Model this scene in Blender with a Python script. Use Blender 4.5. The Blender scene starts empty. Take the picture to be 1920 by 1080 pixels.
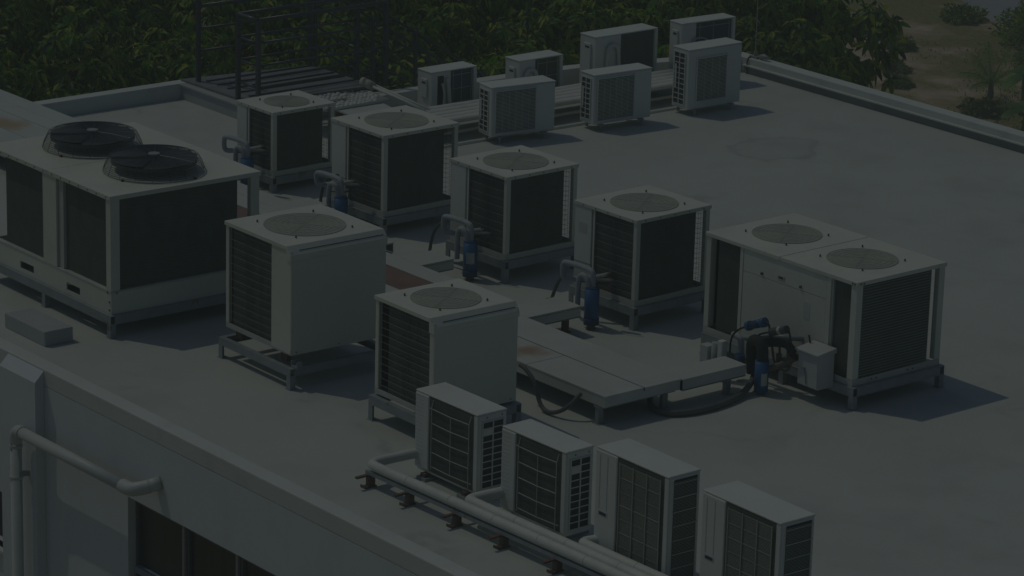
import bpy, math, random
import numpy as np
from mathutils import Matrix, Vector
R = math.radians
S = bpy.context.scene
COL = S.collection

# ------------------------------------------------------------------ camera
cam = bpy.data.objects.new('camera', bpy.data.cameras.new('camera'))
COL.objects.link(cam)
cam.data.sensor_width = 36.0
cam.data.lens = 6316.57 / 1920 * 36
cam.data.clip_start = 0.5
cam.data.clip_end = 800
cr = Vector((0.624974, 0.78021642, 0.02588137))
cd = Vector((0.2433753, -0.16323434, -0.9560978))
cf = Vector((-0.74173847, 0.60383516, -0.29190263))
m = Matrix((cr, -cd, -cf)).transposed().to_4x4()
m.translation = Vector((25, -20, 10))
cam.matrix_world = m
S.camera = cam

# ------------------------------------------------------------------ light
EL, AZ = R(60.5), R(26)                       # elevation; azimuth the shadows run to
todir = Vector((-math.cos(AZ) * math.cos(EL), -math.sin(AZ) * math.cos(EL), math.sin(EL)))
W = bpy.data.worlds.new('World')
S.world = W
W.use_nodes = True
wn = W.node_tree
bg = wn.nodes['Background']
sky = wn.nodes.new('ShaderNodeTexSky')
sky.sky_type = 'NISHITA'
sky.sun_disc = False
sky.sun_elevation = EL
sky.sun_rotation = math.atan2(todir.x, todir.y)
sky.ozone_density = 1.5
sky.air_density = 1.0
wn.links.new(sky.outputs[0], bg.inputs[0])
bg.inputs[1].default_value = 0.15
sd = bpy.data.lights.new('sun', 'SUN')
sd.energy = 2.5
sd.angle = R(0.5)
sd.color = (1.0, 0.955, 0.77)
sun = bpy.data.objects.new('sun', sd)
COL.objects.link(sun)
sun.rotation_euler = todir.to_track_quat('Z', 'Y').to_euler()
sun.location = (-20, -10, 30)
S.view_settings.view_transform = 'Standard'
S.view_settings.look = 'None'
S.view_settings.exposure = -3.38
S.view_settings.gamma = 1
S.render.engine = 'CYCLES'
S.cycles.max_bounces = 6
S.cycles.diffuse_bounces = 3

rnd = random.Random(7)
NR = np.random.RandomState(5)

# ------------------------------------------------------------------ materials
def mat(name, col, rough=0.6, var=0.12, scale=3.0, dirt=None, damt=0.0, dscale=1.2, dlo=0.55, dhi=0.75,
        bump=0.0, bscale=60.0, metal=0.0, stretch=None, spec=0.5, translucent=0.0):
    M = bpy.data.materials.new(name)
    M.use_nodes = True
    nt = M.node_tree
    N, L = nt.nodes, nt.links
    p = N['Principled BSDF']
    p.inputs['Roughness'].default_value = rough
    p.inputs['Metallic'].default_value = metal
    p.inputs['Specular IOR Level'].default_value = spec
    tc = N.new('ShaderNodeNewGeometry')
    src = tc.outputs['Position']
    if stretch:
        mp = N.new('ShaderNodeMapping')
        mp.inputs['Scale'].default_value = stretch
        L.new(src, mp.inputs[0]); src = mp.outputs[0]
    n1 = N.new('ShaderNodeTexNoise'); n1.inputs['Scale'].default_value = scale
    n1.inputs['Detail'].default_value = 6; n1.inputs['Roughness'].default_value = 0.6
    L.new(src, n1.inputs['Vector'])
    r1 = N.new('ShaderNodeMapRange')
    r1.inputs['From Min'].default_value = 0.3; r1.inputs['From Max'].default_value = 0.7
    r1.inputs['To Min'].default_value = 1 - var; r1.inputs['To Max'].default_value = 1 + var
    L.new(n1.outputs[0], r1.inputs[0])
    mx = N.new('ShaderNodeVectorMath'); mx.operation = 'SCALE'
    mx.inputs[0].default_value = col
    L.new(r1.outputs[0], mx.inputs['Scale'])
    out = mx.outputs[0]
    if dirt:
        n2 = N.new('ShaderNodeTexNoise'); n2.inputs['Scale'].default_value = dscale
        n2.inputs['Detail'].default_value = 8; n2.inputs['Roughness'].default_value = 0.65
        L.new(src, n2.inputs['Vector'])
        r2 = N.new('ShaderNodeMapRange')
        r2.inputs['From Min'].default_value = dlo; r2.inputs['From Max'].default_value = dhi
        r2.inputs['To Max'].default_value = damt
        L.new(n2.outputs[0], r2.inputs[0])
        mm = N.new('ShaderNodeMix'); mm.data_type = 'RGBA'
        L.new(r2.outputs[0], mm.inputs['Factor'])
        L.new(out, mm.inputs['A']); mm.inputs['B'].default_value = (*dirt, 1)
        out = mm.outputs['Result']
    L.new(out, p.inputs['Base Color'])
    if bump:
        n3 = N.new('ShaderNodeTexNoise'); n3.inputs['Scale'].default_value = bscale
        n3.inputs['Detail'].default_value = 4
        L.new(src, n3.inputs['Vector'])
        b = N.new('ShaderNodeBump'); b.inputs['Strength'].default_value = bump
        b.inputs['Distance'].default_value = 0.01
        L.new(n3.outputs[0], b.inputs['Height']); L.new(b.outputs[0], p.inputs['Normal'])
    if translucent:
        tr = N.new('ShaderNodeBsdfTranslucent')
        L.new(out, tr.inputs[0])
        ms = N.new('ShaderNodeMixShader'); ms.inputs[0].default_value = translucent
        L.new(p.outputs[0], ms.inputs[1]); L.new(tr.outputs[0], ms.inputs[2])
        L.new(ms.outputs[0], N['Material Output'].inputs[0])
    return M

M = {}
M['roof'] = mat('roof_paint', (0.505, 0.55, 0.505), 0.75, 0.06, 0.55, dirt=(0.33, 0.345, 0.31), damt=0.5, dscale=0.9, dlo=0.5, dhi=0.8, bump=0.12, bscale=30)
def ponding(M_, amt=.30):
    nt = M_.node_tree; N, L = nt.nodes, nt.links
    p = N['Principled BSDF']; src = p.inputs['Base Color'].links[0].from_socket
    geo = N.new('ShaderNodeNewGeometry')
    def nz(sc, det):
        n = N.new('ShaderNodeTexNoise'); n.inputs['Scale'].default_value = sc; n.inputs['Detail'].default_value = det
        L.new(geo.outputs['Position'], n.inputs['Vector']); return n.outputs[0]
    def mth(op, a, b=None):
        m_ = N.new('ShaderNodeMath'); m_.operation = op
        for i, q in enumerate((a, b)):
            if q is None: continue
            if isinstance(q, (int, float)): m_.inputs[i].default_value = q
            else: L.new(q, m_.inputs[i])
        return m_.outputs[0]
    d = mth('ABSOLUTE', mth('SUBTRACT', nz(.45, 7), .5))
    line = N.new('ShaderNodeMapRange'); line.inputs['From Min'].default_value = .0; line.inputs['From Max'].default_value = .018
    line.inputs['To Min'].default_value = 1; line.inputs['To Max'].default_value = 0; L.new(d, line.inputs[0])
    mask = N.new('ShaderNodeMapRange'); mask.inputs['From Min'].default_value = .54; mask.inputs['From Max'].default_value = .66
    L.new(nz(.8, 4), mask.inputs[0])
    mx = N.new('ShaderNodeMix'); mx.data_type = 'RGBA'
    L.new(mth('MULTIPLY', mth('MULTIPLY', line.outputs[0], mask.outputs[0]), amt), mx.inputs['Factor'])
    L.new(src, mx.inputs['A']); mx.inputs['B'].default_value = (.16, .17, .15, 1)
    L.new(mx.outputs['Result'], p.inputs['Base Color'])
ponding(M['roof'], .28)
def puddle(M_, cx, cy, rx, ry, amt):
    # dried-out puddle: an irregular tide line around a faint darker film
    nt = M_.node_tree; N, L = nt.nodes, nt.links
    p = N['Principled BSDF']; src = p.inputs['Base Color'].links[0].from_socket
    geo = N.new('ShaderNodeNewGeometry')
    mp = N.new('ShaderNodeMapping'); mp.vector_type = 'POINT'
    mp.inputs['Location'].default_value = (-cx / rx, -cy / ry, 0); mp.inputs['Scale'].default_value = (1 / rx, 1 / ry, 0)
    L.new(geo.outputs['Position'], mp.inputs[0])
    ln = N.new('ShaderNodeVectorMath'); ln.operation = 'LENGTH'; L.new(mp.outputs[0], ln.inputs[0])
    nz = N.new('ShaderNodeTexNoise'); nz.inputs['Scale'].default_value = 2.4; nz.inputs['Detail'].default_value = 8; nz.inputs['Roughness'].default_value = .65
    L.new(geo.outputs['Position'], nz.inputs['Vector'])
    ma = N.new('ShaderNodeMath'); ma.operation = 'MULTIPLY_ADD'; L.new(nz.outputs[0], ma.inputs[0]); ma.inputs[1].default_value = 1.1; L.new(ln.outputs['Value'], ma.inputs[2])
    rp = N.new('ShaderNodeValToRGB'); e = rp.color_ramp.elements
    for _ in range(3): e.new(.5)
    for i, (q, v) in enumerate(((.0, .25), (.60, .35), (.66, 1), (.70, .1), (.74, 0))): e[i].position = q; e[i].color = (v, v, v, 1)
    hf = N.new('ShaderNodeMath'); hf.operation = 'MULTIPLY'; L.new(ma.outputs[0], hf.inputs[0]); hf.inputs[1].default_value = .5
    L.new(hf.outputs[0], rp.inputs[0])
    am = N.new('ShaderNodeMath'); am.operation = 'MULTIPLY'; L.new(rp.outputs[0], am.inputs[0]); am.inputs[1].default_value = amt
    mx = N.new('ShaderNodeMix'); mx.data_type = 'RGBA'; L.new(am.outputs[0], mx.inputs['Factor'])
    L.new(src, mx.inputs['A']); mx.inputs['B'].default_value = (.22, .235, .215, 1); L.new(mx.outputs['Result'], p.inputs['Base Color'])
puddle(M['roof'], -3.1, 6.85, .62, .75, .40)
M['wallp'] = mat('wall_paint', (0.61, 0.68, 0.685), 0.8, 0.05, 0.8, dirt=(0.30, 0.33, 0.34), damt=0.4, dscale=1.6, dlo=0.5, dhi=0.8, bump=0.1, bscale=25, stretch=(1, 1, 0.5))
M['curb'] = mat('parapet_paint', (0.60, 0.65, 0.61), 0.7, 0.05, 1.0, dirt=(0.36, 0.37, 0.36), damt=0.45, dscale=2.2, bump=0.08, bscale=40)
M['flash'] = mat('bitumen_upstand', (0.22, 0.24, 0.25), 0.8, 0.15, 2.0, dirt=(0.09, 0.1, 0.1), damt=0.5)
M['cream'] = mat('cream_steel', (0.66, 0.70, 0.59), 0.5, 0.05, 2.0, dirt=(0.46, 0.47, 0.39), damt=0.35, dscale=2.5, dlo=0.52, dhi=0.8)
M['creamd'] = mat('aged_cream_steel', (0.50, 0.53, 0.48), 0.55, 0.07, 3.0, dirt=(0.34, 0.30, 0.22), damt=0.5, dscale=4, dlo=0.55, dhi=0.75)
M['white'] = mat('white_steel', (0.68, 0.72, 0.66), 0.42, 0.03, 2.0, dirt=(0.5, 0.51, 0.48), damt=0.3, dscale=3, dlo=0.5, dhi=0.8)
M['whiteb'] = mat('white_plastic', (0.66, 0.70, 0.65), 0.45, 0.03, 2.0)
M['coil'] = mat('coil_fins', (0.112, 0.137, 0.118), 0.8, 0.14, 9.0, dirt=(0.17, 0.19, 0.16), damt=0.6, dscale=6, dlo=0.55, dhi=0.75, stretch=(1, 1, 0.5), spec=0.2)
M['coilb'] = mat('blue_coil_fins', (0.06, 0.10, 0.125), 0.7, 0.2, 14.0, stretch=(1, 1, 0.15))
M['panel'] = mat('cream_panel_paint', (0.66, 0.69, 0.57), 0.55, 0.04, 1.5, dirt=(0.5, 0.5, 0.40), damt=0.4, dscale=1.5, stretch=(1, 1, .4))
M['dark'] = mat('dark_void', (0.045, 0.05, 0.05), 0.8, 0.1)
M['grille'] = mat('grille_wire', (0.40, 0.43, 0.36), 0.95, 0.06, 5.0, spec=0.08)
M['mesh'] = mat('grille_backing', (0.37, 0.40, 0.34), 0.95, 0.12, 22.0, spec=0.05)
M['wirem'] = mat('grey_wire', (0.24, 0.26, 0.22), 0.5, 0.1)
M['wire'] = mat('pale_wire', (0.46, 0.49, 0.43), 0.5, 0.1)
M['wired'] = mat('dark_wire', (0.10, 0.11, 0.10), 0.6, 0.1)
M['black'] = mat('black_steel', (0.06, 0.068, 0.078), 0.35, 0.15, 4.0)
M['fan'] = mat('fan_plastic', (0.10, 0.112, 0.115), 0.4, 0.12, 6.0)
M['hub'] = mat('hub_plastic', (0.30, 0.32, 0.31), 0.4, 0.05)
M['steel'] = mat('galvanised_steel', (0.30, 0.345, 0.36), 0.5, 0.15, 8.0, dirt=(0.20, 0.10, 0.05), damt=0.7, dscale=4, dlo=0.6, dhi=0.68, metal=0.2)
M['rust'] = mat('rusty_steel', (0.13, 0.105, 0.08), 0.8, 0.3, 20.0, dirt=(0.20, 0.11, 0.065), damt=0.6, dscale=9, dlo=0.5, dhi=0.6)
M['redend'] = mat('red_oxide_steel', (0.20, 0.095, 0.07), 0.7, 0.25, 16.0)
M['tray'] = mat('tray_steel', (0.54, 0.585, 0.535), 0.5, 0.05, 1.5, dirt=(0.42, 0.40, 0.33), damt=0.4, dscale=2.0, dlo=0.5, dhi=0.75)
M['stain'] = mat('stained_tray_steel', (0.50, 0.53, 0.50), 0.5, 0.05, 1.5, dirt=(0.46, 0.28, 0.12), damt=0.8, dscale=1.7, dlo=0.5, dhi=0.62)
M['redtray'] = mat('rusted_tray_steel', (0.215, 0.135, 0.11), 0.7, 0.12, 5.0, dirt=(0.28, 0.17, 0.13), damt=0.6, dscale=3)
M['blue'] = mat('blue_enamel', (0.022, 0.125, 0.30), 0.45, 0.1, 8.0, dirt=(0.03, 0.08, 0.14), damt=0.5, dscale=5)
M['navy'] = mat('navy_enamel', (0.02, 0.06, 0.16), 0.45, 0.1, 8.0)
M['paper'] = mat('paper_label', (0.52, 0.54, 0.50), 0.7, 0.06, 20.0)
M['insul'] = mat('pipe_lagging', (0.36, 0.41, 0.43), 0.8, 0.1, 12.0, bump=0.3, bscale=40)
M['wrap'] = mat('white_pipe_wrap', (0.62, 0.655, 0.60), 0.65, 0.05, 6.0, dirt=(0.40, 0.41, 0.37), damt=0.45, dscale=5, bump=0.25, bscale=25)
M['beige'] = mat('beige_foam', (0.48, 0.47, 0.38), 0.8, 0.1, 15.0)
M['pvc'] = mat('grey_pvc', (0.50, 0.55, 0.53), 0.5, 0.05, 4.0)
M['hose'] = mat('dark_hose', (0.10, 0.115, 0.115), 0.6, 0.1, 10.0)
M['blackf'] = mat('black_foam', (0.03, 0.033, 0.033), 0.8, 0.2, 15.0)
M['copper'] = mat('weathered_pipe', (0.15, 0.155, 0.12), 0.6, 0.2, 12.0)
M['box'] = mat('grey_enclosure', (0.50, 0.53, 0.52), 0.5, 0.04, 4.0)
M['concrete'] = mat('painted_concrete', (0.40, 0.43, 0.43), 0.85, 0.06, 3.0, bump=0.2, bscale=40)
M['glass'] = mat('dark_glass', (0.02, 0.028, 0.025), 0.3, 0.3, 1.5, stretch=(6, 6, 0.5))
M['frame'] = mat('dark_window_frame', (0.11, 0.12, 0.12), 0.5, 0.1)
M['framel'] = mat('pale_mullion', (0.30, 0.32, 0.31), 0.5, 0.1)
M['bluef'] = mat('blue_window_rail', (0.20, 0.28, 0.36), 0.5, 0.1)
M['plate'] = mat('landing_plate', (0.20, 0.212, 0.22), 0.6, 0.15, 6.0, dirt=(0.24, 0.25, 0.25), damt=0.6, dscale=3)
M['leaf'] = mat('leaf_green', (0.17, 0.38, 0.03), 0.45, 0.4, 1.6, dirt=(0.055, 0.19, 0.045), damt=0.9, dscale=1.1, dlo=0.45, dhi=0.6, translucent=0.5)
M['leafy'] = mat('young_leaf_yellow', (0.44, 0.52, 0.035), 0.5, 0.3, 3.0, translucent=0.55)
M['palmleaf'] = mat('palm_leaf', (0.20, 0.34, 0.06), 0.5, 0.25, 3.0, translucent=0.4)
M['leafd'] = mat('dark_leaf', (0.03, 0.085, 0.035), 0.5, 0.3, 3.0, translucent=0.25)
M['bark'] = mat('bark', (0.14, 0.12, 0.09), 0.9, 0.3, 8.0)
M['twig'] = mat('pale_twig', (0.24, 0.23, 0.17), 0.8, 0.2, 8.0)

# ground: dry sand with grass patches
G = bpy.data.materials.new('sandy_ground'); G.use_nodes = True
nt = G.node_tree; N, L = nt.nodes, nt.links
geo = N.new('ShaderNodeNewGeometry')
def noise(sc, det=7, rg=0.6):
    n = N.new('ShaderNodeTexNoise'); n.inputs['Scale'].default_value = sc
    n.inputs['Detail'].default_value = det; n.inputs['Roughness'].default_value = rg
    L.new(geo.outputs['Position'], n.inputs['Vector']); return n
def ramp(src, stops):
    r = N.new('ShaderNodeValToRGB'); e = r.color_ramp.elements
    while len(e) < len(stops): e.new(0.5)
    for i, (p_, c_) in enumerate(stops):
        e[i].position = p_; e[i].color = (*c_, 1)
    L.new(src.outputs[0], r.inputs[0]); return r
ra = ramp(noise(1.3, 9), [(0.3, (0.36, 0.27, 0.18)), (0.5, (0.52, 0.41, 0.29)), (0.7, (0.62, 0.51, 0.38))])
rb = ramp(noise(9, 6), [(0.3, (0.10, 0.15, 0.04)), (0.6, (0.30, 0.27, 0.10))])
rf = ramp(noise(0.33, 6, 0.62), [(0.44, (0, 0, 0)), (0.56, (1, 1, 1))])
mx = N.new('ShaderNodeMix'); mx.data_type = 'RGBA'
L.new(rf.outputs[0], mx.inputs['Factor']); L.new(ra.outputs[0], mx.inputs['A']); L.new(rb.outputs[0], mx.inputs['B'])
L.new(mx.outputs['Result'], N['Principled BSDF'].inputs['Base Color'])
N['Principled BSDF'].inputs['Roughness'].default_value = 0.95
M['ground'] = G
M['road'] = mat('pale_paving', (0.33, 0.36, 0.40), 0.8, 0.06, 0.8, dirt=(0.25, 0.26, 0.26), damt=0.5, dscale=1.2)
M['grass'] = mat('dry_grass', (0.17, 0.20, 0.06), 0.8, 0.35, 1.2, dirt=(0.30, 0.23, 0.11), damt=0.8, dscale=0.8)

# ------------------------------------------------------------------ mesh helpers
class MB:
    def __init__(self): self.v = []; self.f = []
    def add(self, vs, fs):
        b = len(self.v); self.v += [tuple(x) for x in vs]; self.f += [tuple(b + i for i in f) for f in fs]; return self
    def box(self, x0, x1, y0, y1, z0, z1):
        if x0 > x1: x0, x1 = x1, x0
        if y0 > y1: y0, y1 = y1, y0
        if z0 > z1: z0, z1 = z1, z0
        return self.add([(x0, y0, z0), (x1, y0, z0), (x1, y1, z0), (x0, y1, z0), (x0, y0, z1), (x1, y0, z1), (x1, y1, z1), (x0, y1, z1)],
                        [(0, 3, 2, 1), (4, 5, 6, 7), (0, 1, 5, 4), (1, 2, 6, 5), (2, 3, 7, 6), (3, 0, 4, 7)])
    def prism(self, poly, z0, z1):
        n = len(poly)
        return self.add([(x, y, z0) for x, y in poly] + [(x, y, z1) for x, y in poly],
                        [tuple(range(n - 1, -1, -1)), tuple(range(n, 2 * n))] + [(i, (i + 1) % n, n + (i + 1) % n, n + i) for i in range(n)])
    def extrude_y(self, poly, y0, y1):        # poly of (x, z)
        n = len(poly)
        return self.add([(x, y0, z) for x, z in poly] + [(x, y1, z) for x, z in poly],
                        [tuple(range(n)), tuple(range(2 * n - 1, n - 1, -1))] + [((i + 1) % n, i, n + i, n + (i + 1) % n) for i in range(n)])
    def tube(self, pts, r, n=8, smooth=0, close=False):
        P = [Vector(p) for p in pts]
        rl = list(r) if isinstance(r, (list, tuple)) else [r] * len(P)
        for _ in range(smooth):
            Q = [P[0]]; q = [rl[0]]
            for a, b, c, d in zip(P, P[1:], rl, rl[1:]):
                Q += [a.lerp(b, 0.25), a.lerp(b, 0.75)]; q += [c * .75 + d * .25, c * .25 + d * .75]
            Q.append(P[-1]); q.append(rl[-1]); P = Q; rl = q
        rings = []; up = None
        k = len(P)
        for i, p in enumerate(P):
            if close: t = P[(i + 1) % k] - P[i - 1]
            else: t = P[min(i + 1, k - 1)] - P[max(i - 1, 0)]
            if t.length < 1e-9: t = Vector((0, 0, 1))
            t.normalize()
            if up is None:
                up = Vector((0, 0, 1)) if abs(t.z) < 0.9 else Vector((1, 0, 0))
            s = t.cross(up)
            if s.length < 1e-4: s = t.cross(Vector((0.3, 1, 0.1)))
            s.normalize(); u = s.cross(t).normalized(); up = u
            rr = rl[i]
            off = math.pi / n
            rings.append([p + (s * math.cos(2 * math.pi * j / n + off) + u * math.sin(2 * math.pi * j / n + off)) * rr for j in range(n)])
        vs = [q for rg in rings for q in rg]; fs = []
        m_ = k if close else k - 1
        for i in range(m_):
            a, b = i * n, ((i + 1) % k) * n
            for j in range(n):
                fs.append((a + j, a + (j + 1) % n, b + (j + 1) % n, b + j))
        if not close:
            fs.append(tuple(range(n - 1, -1, -1))); fs.append(tuple((k - 1) * n + j for j in range(n)))
        return self.add(vs, fs)
    def cyl(self, a, b, r, n=20): return self.tube([a, b], r, n)
    def ring(self, c, R_, r, n=40, k=4):
        return self.tube([(c[0] + R_ * math.cos(2 * math.pi * i / n), c[1] + R_ * math.sin(2 * math.pi * i / n), c[2]) for i in range(n)], r, k, close=True)
    def disc(self, c, R_, h, n=48):
        return self.prism([(c[0] + R_ * math.cos(2 * math.pi * i / n), c[1] + R_ * math.sin(2 * math.pi * i / n)) for i in range(n)], c[2], c[2] + h)
    def build(self, name, m_, parent=None, smooth=False, bevel=0.0):
        me = bpy.data.meshes.new(name); me.from_pydata(self.v, [], self.f); me.materials.append(m_)
        o = bpy.data.objects.new(name, me); COL.objects.link(o)
        if smooth:
            me.polygons.foreach_set('use_smooth', [len(p.vertices) == 4 for p in me.polygons])
        if bevel:
            b = o.modifiers.new('bevel', 'BEVEL'); b.width = bevel; b.segments = 2; b.limit_method = 'ANGLE'
        if parent: o.parent = parent
        return o

def tag(o, label=None, cat=None, group=None, kind=None):
    if label: o['label'] = label
    if cat: o['category'] = cat
    if group: o['group'] = group
    if kind: o['kind'] = kind
    return o
def empty(name, loc, rz=0.0, label=None, cat=None, group=None):
    o = bpy.data.objects.new(name, None); COL.objects.link(o)
    o.location = loc; o.rotation_euler = (0, 0, R(rz)); o.empty_display_size = 0.2
    return tag(o, label, cat, group)

# ------------------------------------------------------------------ setting: ground, road
g = MB(); g.add([(-150, -90, -8), (90, -90, -8), (90, 170, -8), (-150, 170, -8)], [(0, 1, 2, 3)])
tag(g.build('ground', M['ground']), kind='structure')
g = MB(); g.prism([(-35.5, 43.6), (-33.0, 42.2), (-31.7, 41.6), (-31.6, 42.6), (-29.0, 50), (-36, 64), (-60, 70), (-60, 52)], -8.05, -7.99)
tag(g.build('road', M['road']), kind='structure')

# ------------------------------------------------------------------ building
bld = empty('building', (0, 0, -8), 0, 'pale grey flat-roofed building the whole air conditioning plant stands on', 'building')
def part(mb, name, m_, parent=bld, **k):
    o = mb.build(name, m_, parent, **k)
    if parent is bld: o.location = (0, 0, 8)
    return o
RX1 = 14.0
deck = MB().prism([(-8.94, -4.43), (RX1, -4.43), (RX1, 9.17), (-6.22, 9.17), (-7.1, 3.9), (-7.3, 2.28), (-8.94, 2.28)], -0.25, 0.0)
part(deck, 'roof_deck', M['roof'])
# front curb strip at the roof edge
part(MB().box(-9.12, RX1, -4.60, -4.432, -0.15, 0.02), 'roof_edge', M['curb'], bevel=0.012)
# parapets
part(MB().box(-9.12, -8.942, -4.43, 2.45, -0.4, 0.19), 'parapet', M['curb'], bevel=0.008)
bp = MB().prism([(-7.08, 3.92), (-6.93, 6.95), (-6.28, 9.172), (-6.48, 9.36), (-7.12, 6.98), (-7.28, 3.92)], -0.4, 0.195)
part(bp, 'parapet', M['curb'], bevel=0.008)
part(MB().box(-6.45, RX1, 9.19, 9.38, -0.4, 0.20), 'parapet', M['curb'], bevel=0.008)
part(MB().box(-6.20, RX1, 9.14, 9.188, 0.098, 0.115), 'parapet_ledge', M['curb'])
part(MB().box(-6.20, RX1, 9.172, 9.187, 0.002, 0.097), 'upstand', M['flash'])
part(MB().prism([(-8.94, 2.282), (-7.3, 2.282), (-7.105, 3.9), (-7.3, 3.93), (-7.48, 2.46), (-8.94, 2.46)], -0.4, 0.165), 'parapet', M['concrete'])
part(MB().box(-8.94, -7.3, 2.262, 2.50, 0.167, 0.187), 'coping', M['concrete'])
# facade with openings
FY0, FY1 = -4.60, -4.35
fw = MB()
zt = -0.155
fw.box(-9.12, RX1, FY0, FY1, -0.80, -0.1502)
fw.box(-1.40, 0.655, FY0, FY1, -8, -0.80)
fw.box(-9.12, -1.40, FY0, FY1, -1.45, -0.80)
fw.box(-9.12, -3.2, FY0, FY1, -8, -1.45)
fw.box(-3.2, -1.40, FY0, FY1, -8, -2.02)
fw.box(0.655, RX1, FY0, FY1, -8, -2.6)
part(fw, 'facade_wall', M['wallp'])
part(MB().box(-9.1, -8.9, FY1, 9.3, -8, -0.42), 'side_wall', M['wallp'])
part(MB().box(-9.1, RX1, 9.15, 9.32, -8, -0.42), 'rear_wall', M['wallp'])
part(MB().box(RX1 - 0.2, RX1, FY1 + 0.01, 9.14, -8, -0.27), 'end_wall', M['wallp'])
part(MB().box(-8.88, -7.2, 3.8, 9.14, -8, -0.41), 'rear_wall_return', M['wallp'])
# pilaster with a sloped head
part(MB().add([(-1.42, -4.70, -0.10), (-0.78, -4.70, -0.10), (-0.78, -4.70, -8), (-1.42, -4.70, -8),
               (-1.42, -4.602, 0.0), (-0.78, -4.602, 0.0), (-0.78, -4.602, -8), (-1.42, -4.602, -8)],
              [(0, 3, 2, 1), (0, 1, 5, 4), (1, 2, 6, 5), (3, 0, 4, 7), (2, 3, 7, 6), (4, 5, 6, 7)]), 'pilaster', M['wallp'])
# band windows
w = MB().box(0.66, RX1, -4.50, -4.46, -0.86, -0.803)
for i, x in enumerate([0.66, 1.50, 2.34, 3.18, 4.02, 4.86, 5.7, 6.54]): pass
for i in range(9):
    x0 = 0.66 + 0.845 * i
    wf = MB().box(x0, x0 + 0.84, -4.52, -4.46, -0.87, -0.803).box(x0, x0 + 0.03, -4.52, -4.46, -2.6, -0.872).box(x0 + 0.81, x0 + 0.84, -4.52, -4.46, -2.6, -0.872)
    o = part(wf, 'window', M['frame'])
    part(MB().box(x0 + 0.031, x0 + 0.809, -4.49, -4.475, -2.6, -0.874), 'pane', M['glass'], o)
    part(MB().box(x0 + 0.80, x0 + 0.835, -4.545, -4.522, -2.6, -0.81), 'mullion', M['framel'], o)
    part(MB().box(x0 + 0.04, x0 + 0.80, -4.56, -4.50, -1.53, -1.47).box(x0 + 0.04, x0 + 0.80, -4.55, -4.50, -1.62, -1.57), 'transom', M['bluef'], o)
o = part(MB().box(-3.2, -1.40, -4.45, -4.40, -2.02, -1.45), 'window', M['dark'])
part(MB().box(-3.2, -1.40, -4.66, -4.52, -2.05, -2.02), 'sill', M['curb'], o)

# drain pipe on the facade
dp = empty('drain_pipe', (-0.75, -4.9, -8), 0, 'fat grey plastic drain pipe rising up the front wall and elbowing across it', 'pipe')
def dpart(mb, n, m_, **k):
    o = mb.build(n, m_, dp, **k); o.location = (0.75, 4.9, 8); return o
PX, PY, PZ, PR = -0.955, -4.81, -0.585, 0.056
dpart(MB().cyl((PX, PY, -7.98), (PX, PY, PZ - 0.09), PR, 24), 'vertical_pipe', M['pvc'], smooth=True)
dpart(MB().tube([(PX, PY, PZ - 0.13), (PX, PY, PZ - 0.05), (PX + 0.05, PY, PZ), (PX + 0.12, PY, PZ)], PR * 1.12, 24, smooth=2), 'elbow', M['pvc'], smooth=True)
dpart(MB().cyl((PX + 0.1, PY, PZ), (0.93, PY, PZ + 0.01), PR, 24), 'cross_pipe', M['pvc'], smooth=True)
dpart(MB().tube([(0.90, PY, PZ + 0.01), (1.03, PY, PZ + 0.01), (1.10, PY + 0.04, PZ + 0.03), (1.15, PY + 0.12, PZ + 0.05)], PR * 1.14, 24, smooth=2), 'elbow', M['pvc'], smooth=True)
dpart(MB().cyl((1.142, PY + 0.105, PZ + 0.048), (1.19, -4.595, PZ + 0.075), PR * 1.1, 24), 'wall_stub', M['pvc'], smooth=True)
for zc in (PZ - 0.15, PZ - 0.46):
    dpart(MB().cyl((PX, PY, zc - 0.025), (PX, PY, zc), PR * 1.16, 24), 'collar', M['pvc'])
dpart(MB().box(PX + 0.03, PX + 0.06, PY, -4.602, PZ - 0.46, PZ - 0.41), 'bracket', M['steel'])

# concrete block
pad = MB().box(-2.135, -1.39, -4.22, -3.905, 0, 0.149).build('concrete_block', M['concrete'], bevel=0.01)
tag(pad, 'low grey concrete block lying by the roof edge in front of the twin fan unit', 'block')

# ------------------------------------------------------------------ equipment builders
def stand(name, W_, D_, zt_, loc, rz, label, legs=None, beam=0.085, over=0.03, color='steel'):
    e = empty(name, loc, rz, label, 'steel stand', 'steel stands under the units')
    t = 0.05
    b = MB()
    zb = zt_ - beam
    x0, x1, y0, y1 = -W_ - over, over, -over, D_ + over
    # C-channels: web plus flanges
    def chan_x(y, s):
        b2 = MB().box(x0, x1, y, y + 0.006 * s, zb + 0.009, zt_ - 0.009).box(x0, x1, y - 0.0, y + t * s, zt_ - 0.008, zt_).box(x0, x1, y, y + t * s, zb, zb + 0.008)
        return b2
    def chan_y(x, s):
        return MB().box(x, x - 0.006 * s, y0 + 0.052, y1 - 0.052, zb + 0.009, zt_ - 0.009).box(x, x - t * s, y0 + 0.052, y1 - 0.052, zt_ - 0.008, zt_).box(x, x - t * s, y0 + 0.052, y1 - 0.052, zb, zb + 0.008)
    chan_x(y0, 1).build('beam', M[color], e); chan_x(y1, -1).build('beam', M[color], e)
    chan_y(x1, 1).build('beam', M[color], e); chan_y(x0, -1).build('beam', M[color], e)
    for lx_ in (legs or [x0, x1 - 0.06]):
        for ly_ in (y0, y1 - 0.06):
            MB().box(lx_, lx_ + 0.06, ly_ + 0.0, ly_ + 0.006, 0.006, zb - 0.001).box(lx_ + (0.054 if lx_ > x0 + 0.1 else 0), lx_ + (0.06 if lx_ > x0 + 0.1 else 0.006), ly_ + 0.0065, ly_ + 0.06, 0.006, zb - 0.001) \
                .box(lx_ - 0.01, lx_ + 0.07, ly_ - 0.01, ly_ + 0.07, 0, 0.0055).build('leg', M[color], e)
    return e

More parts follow.
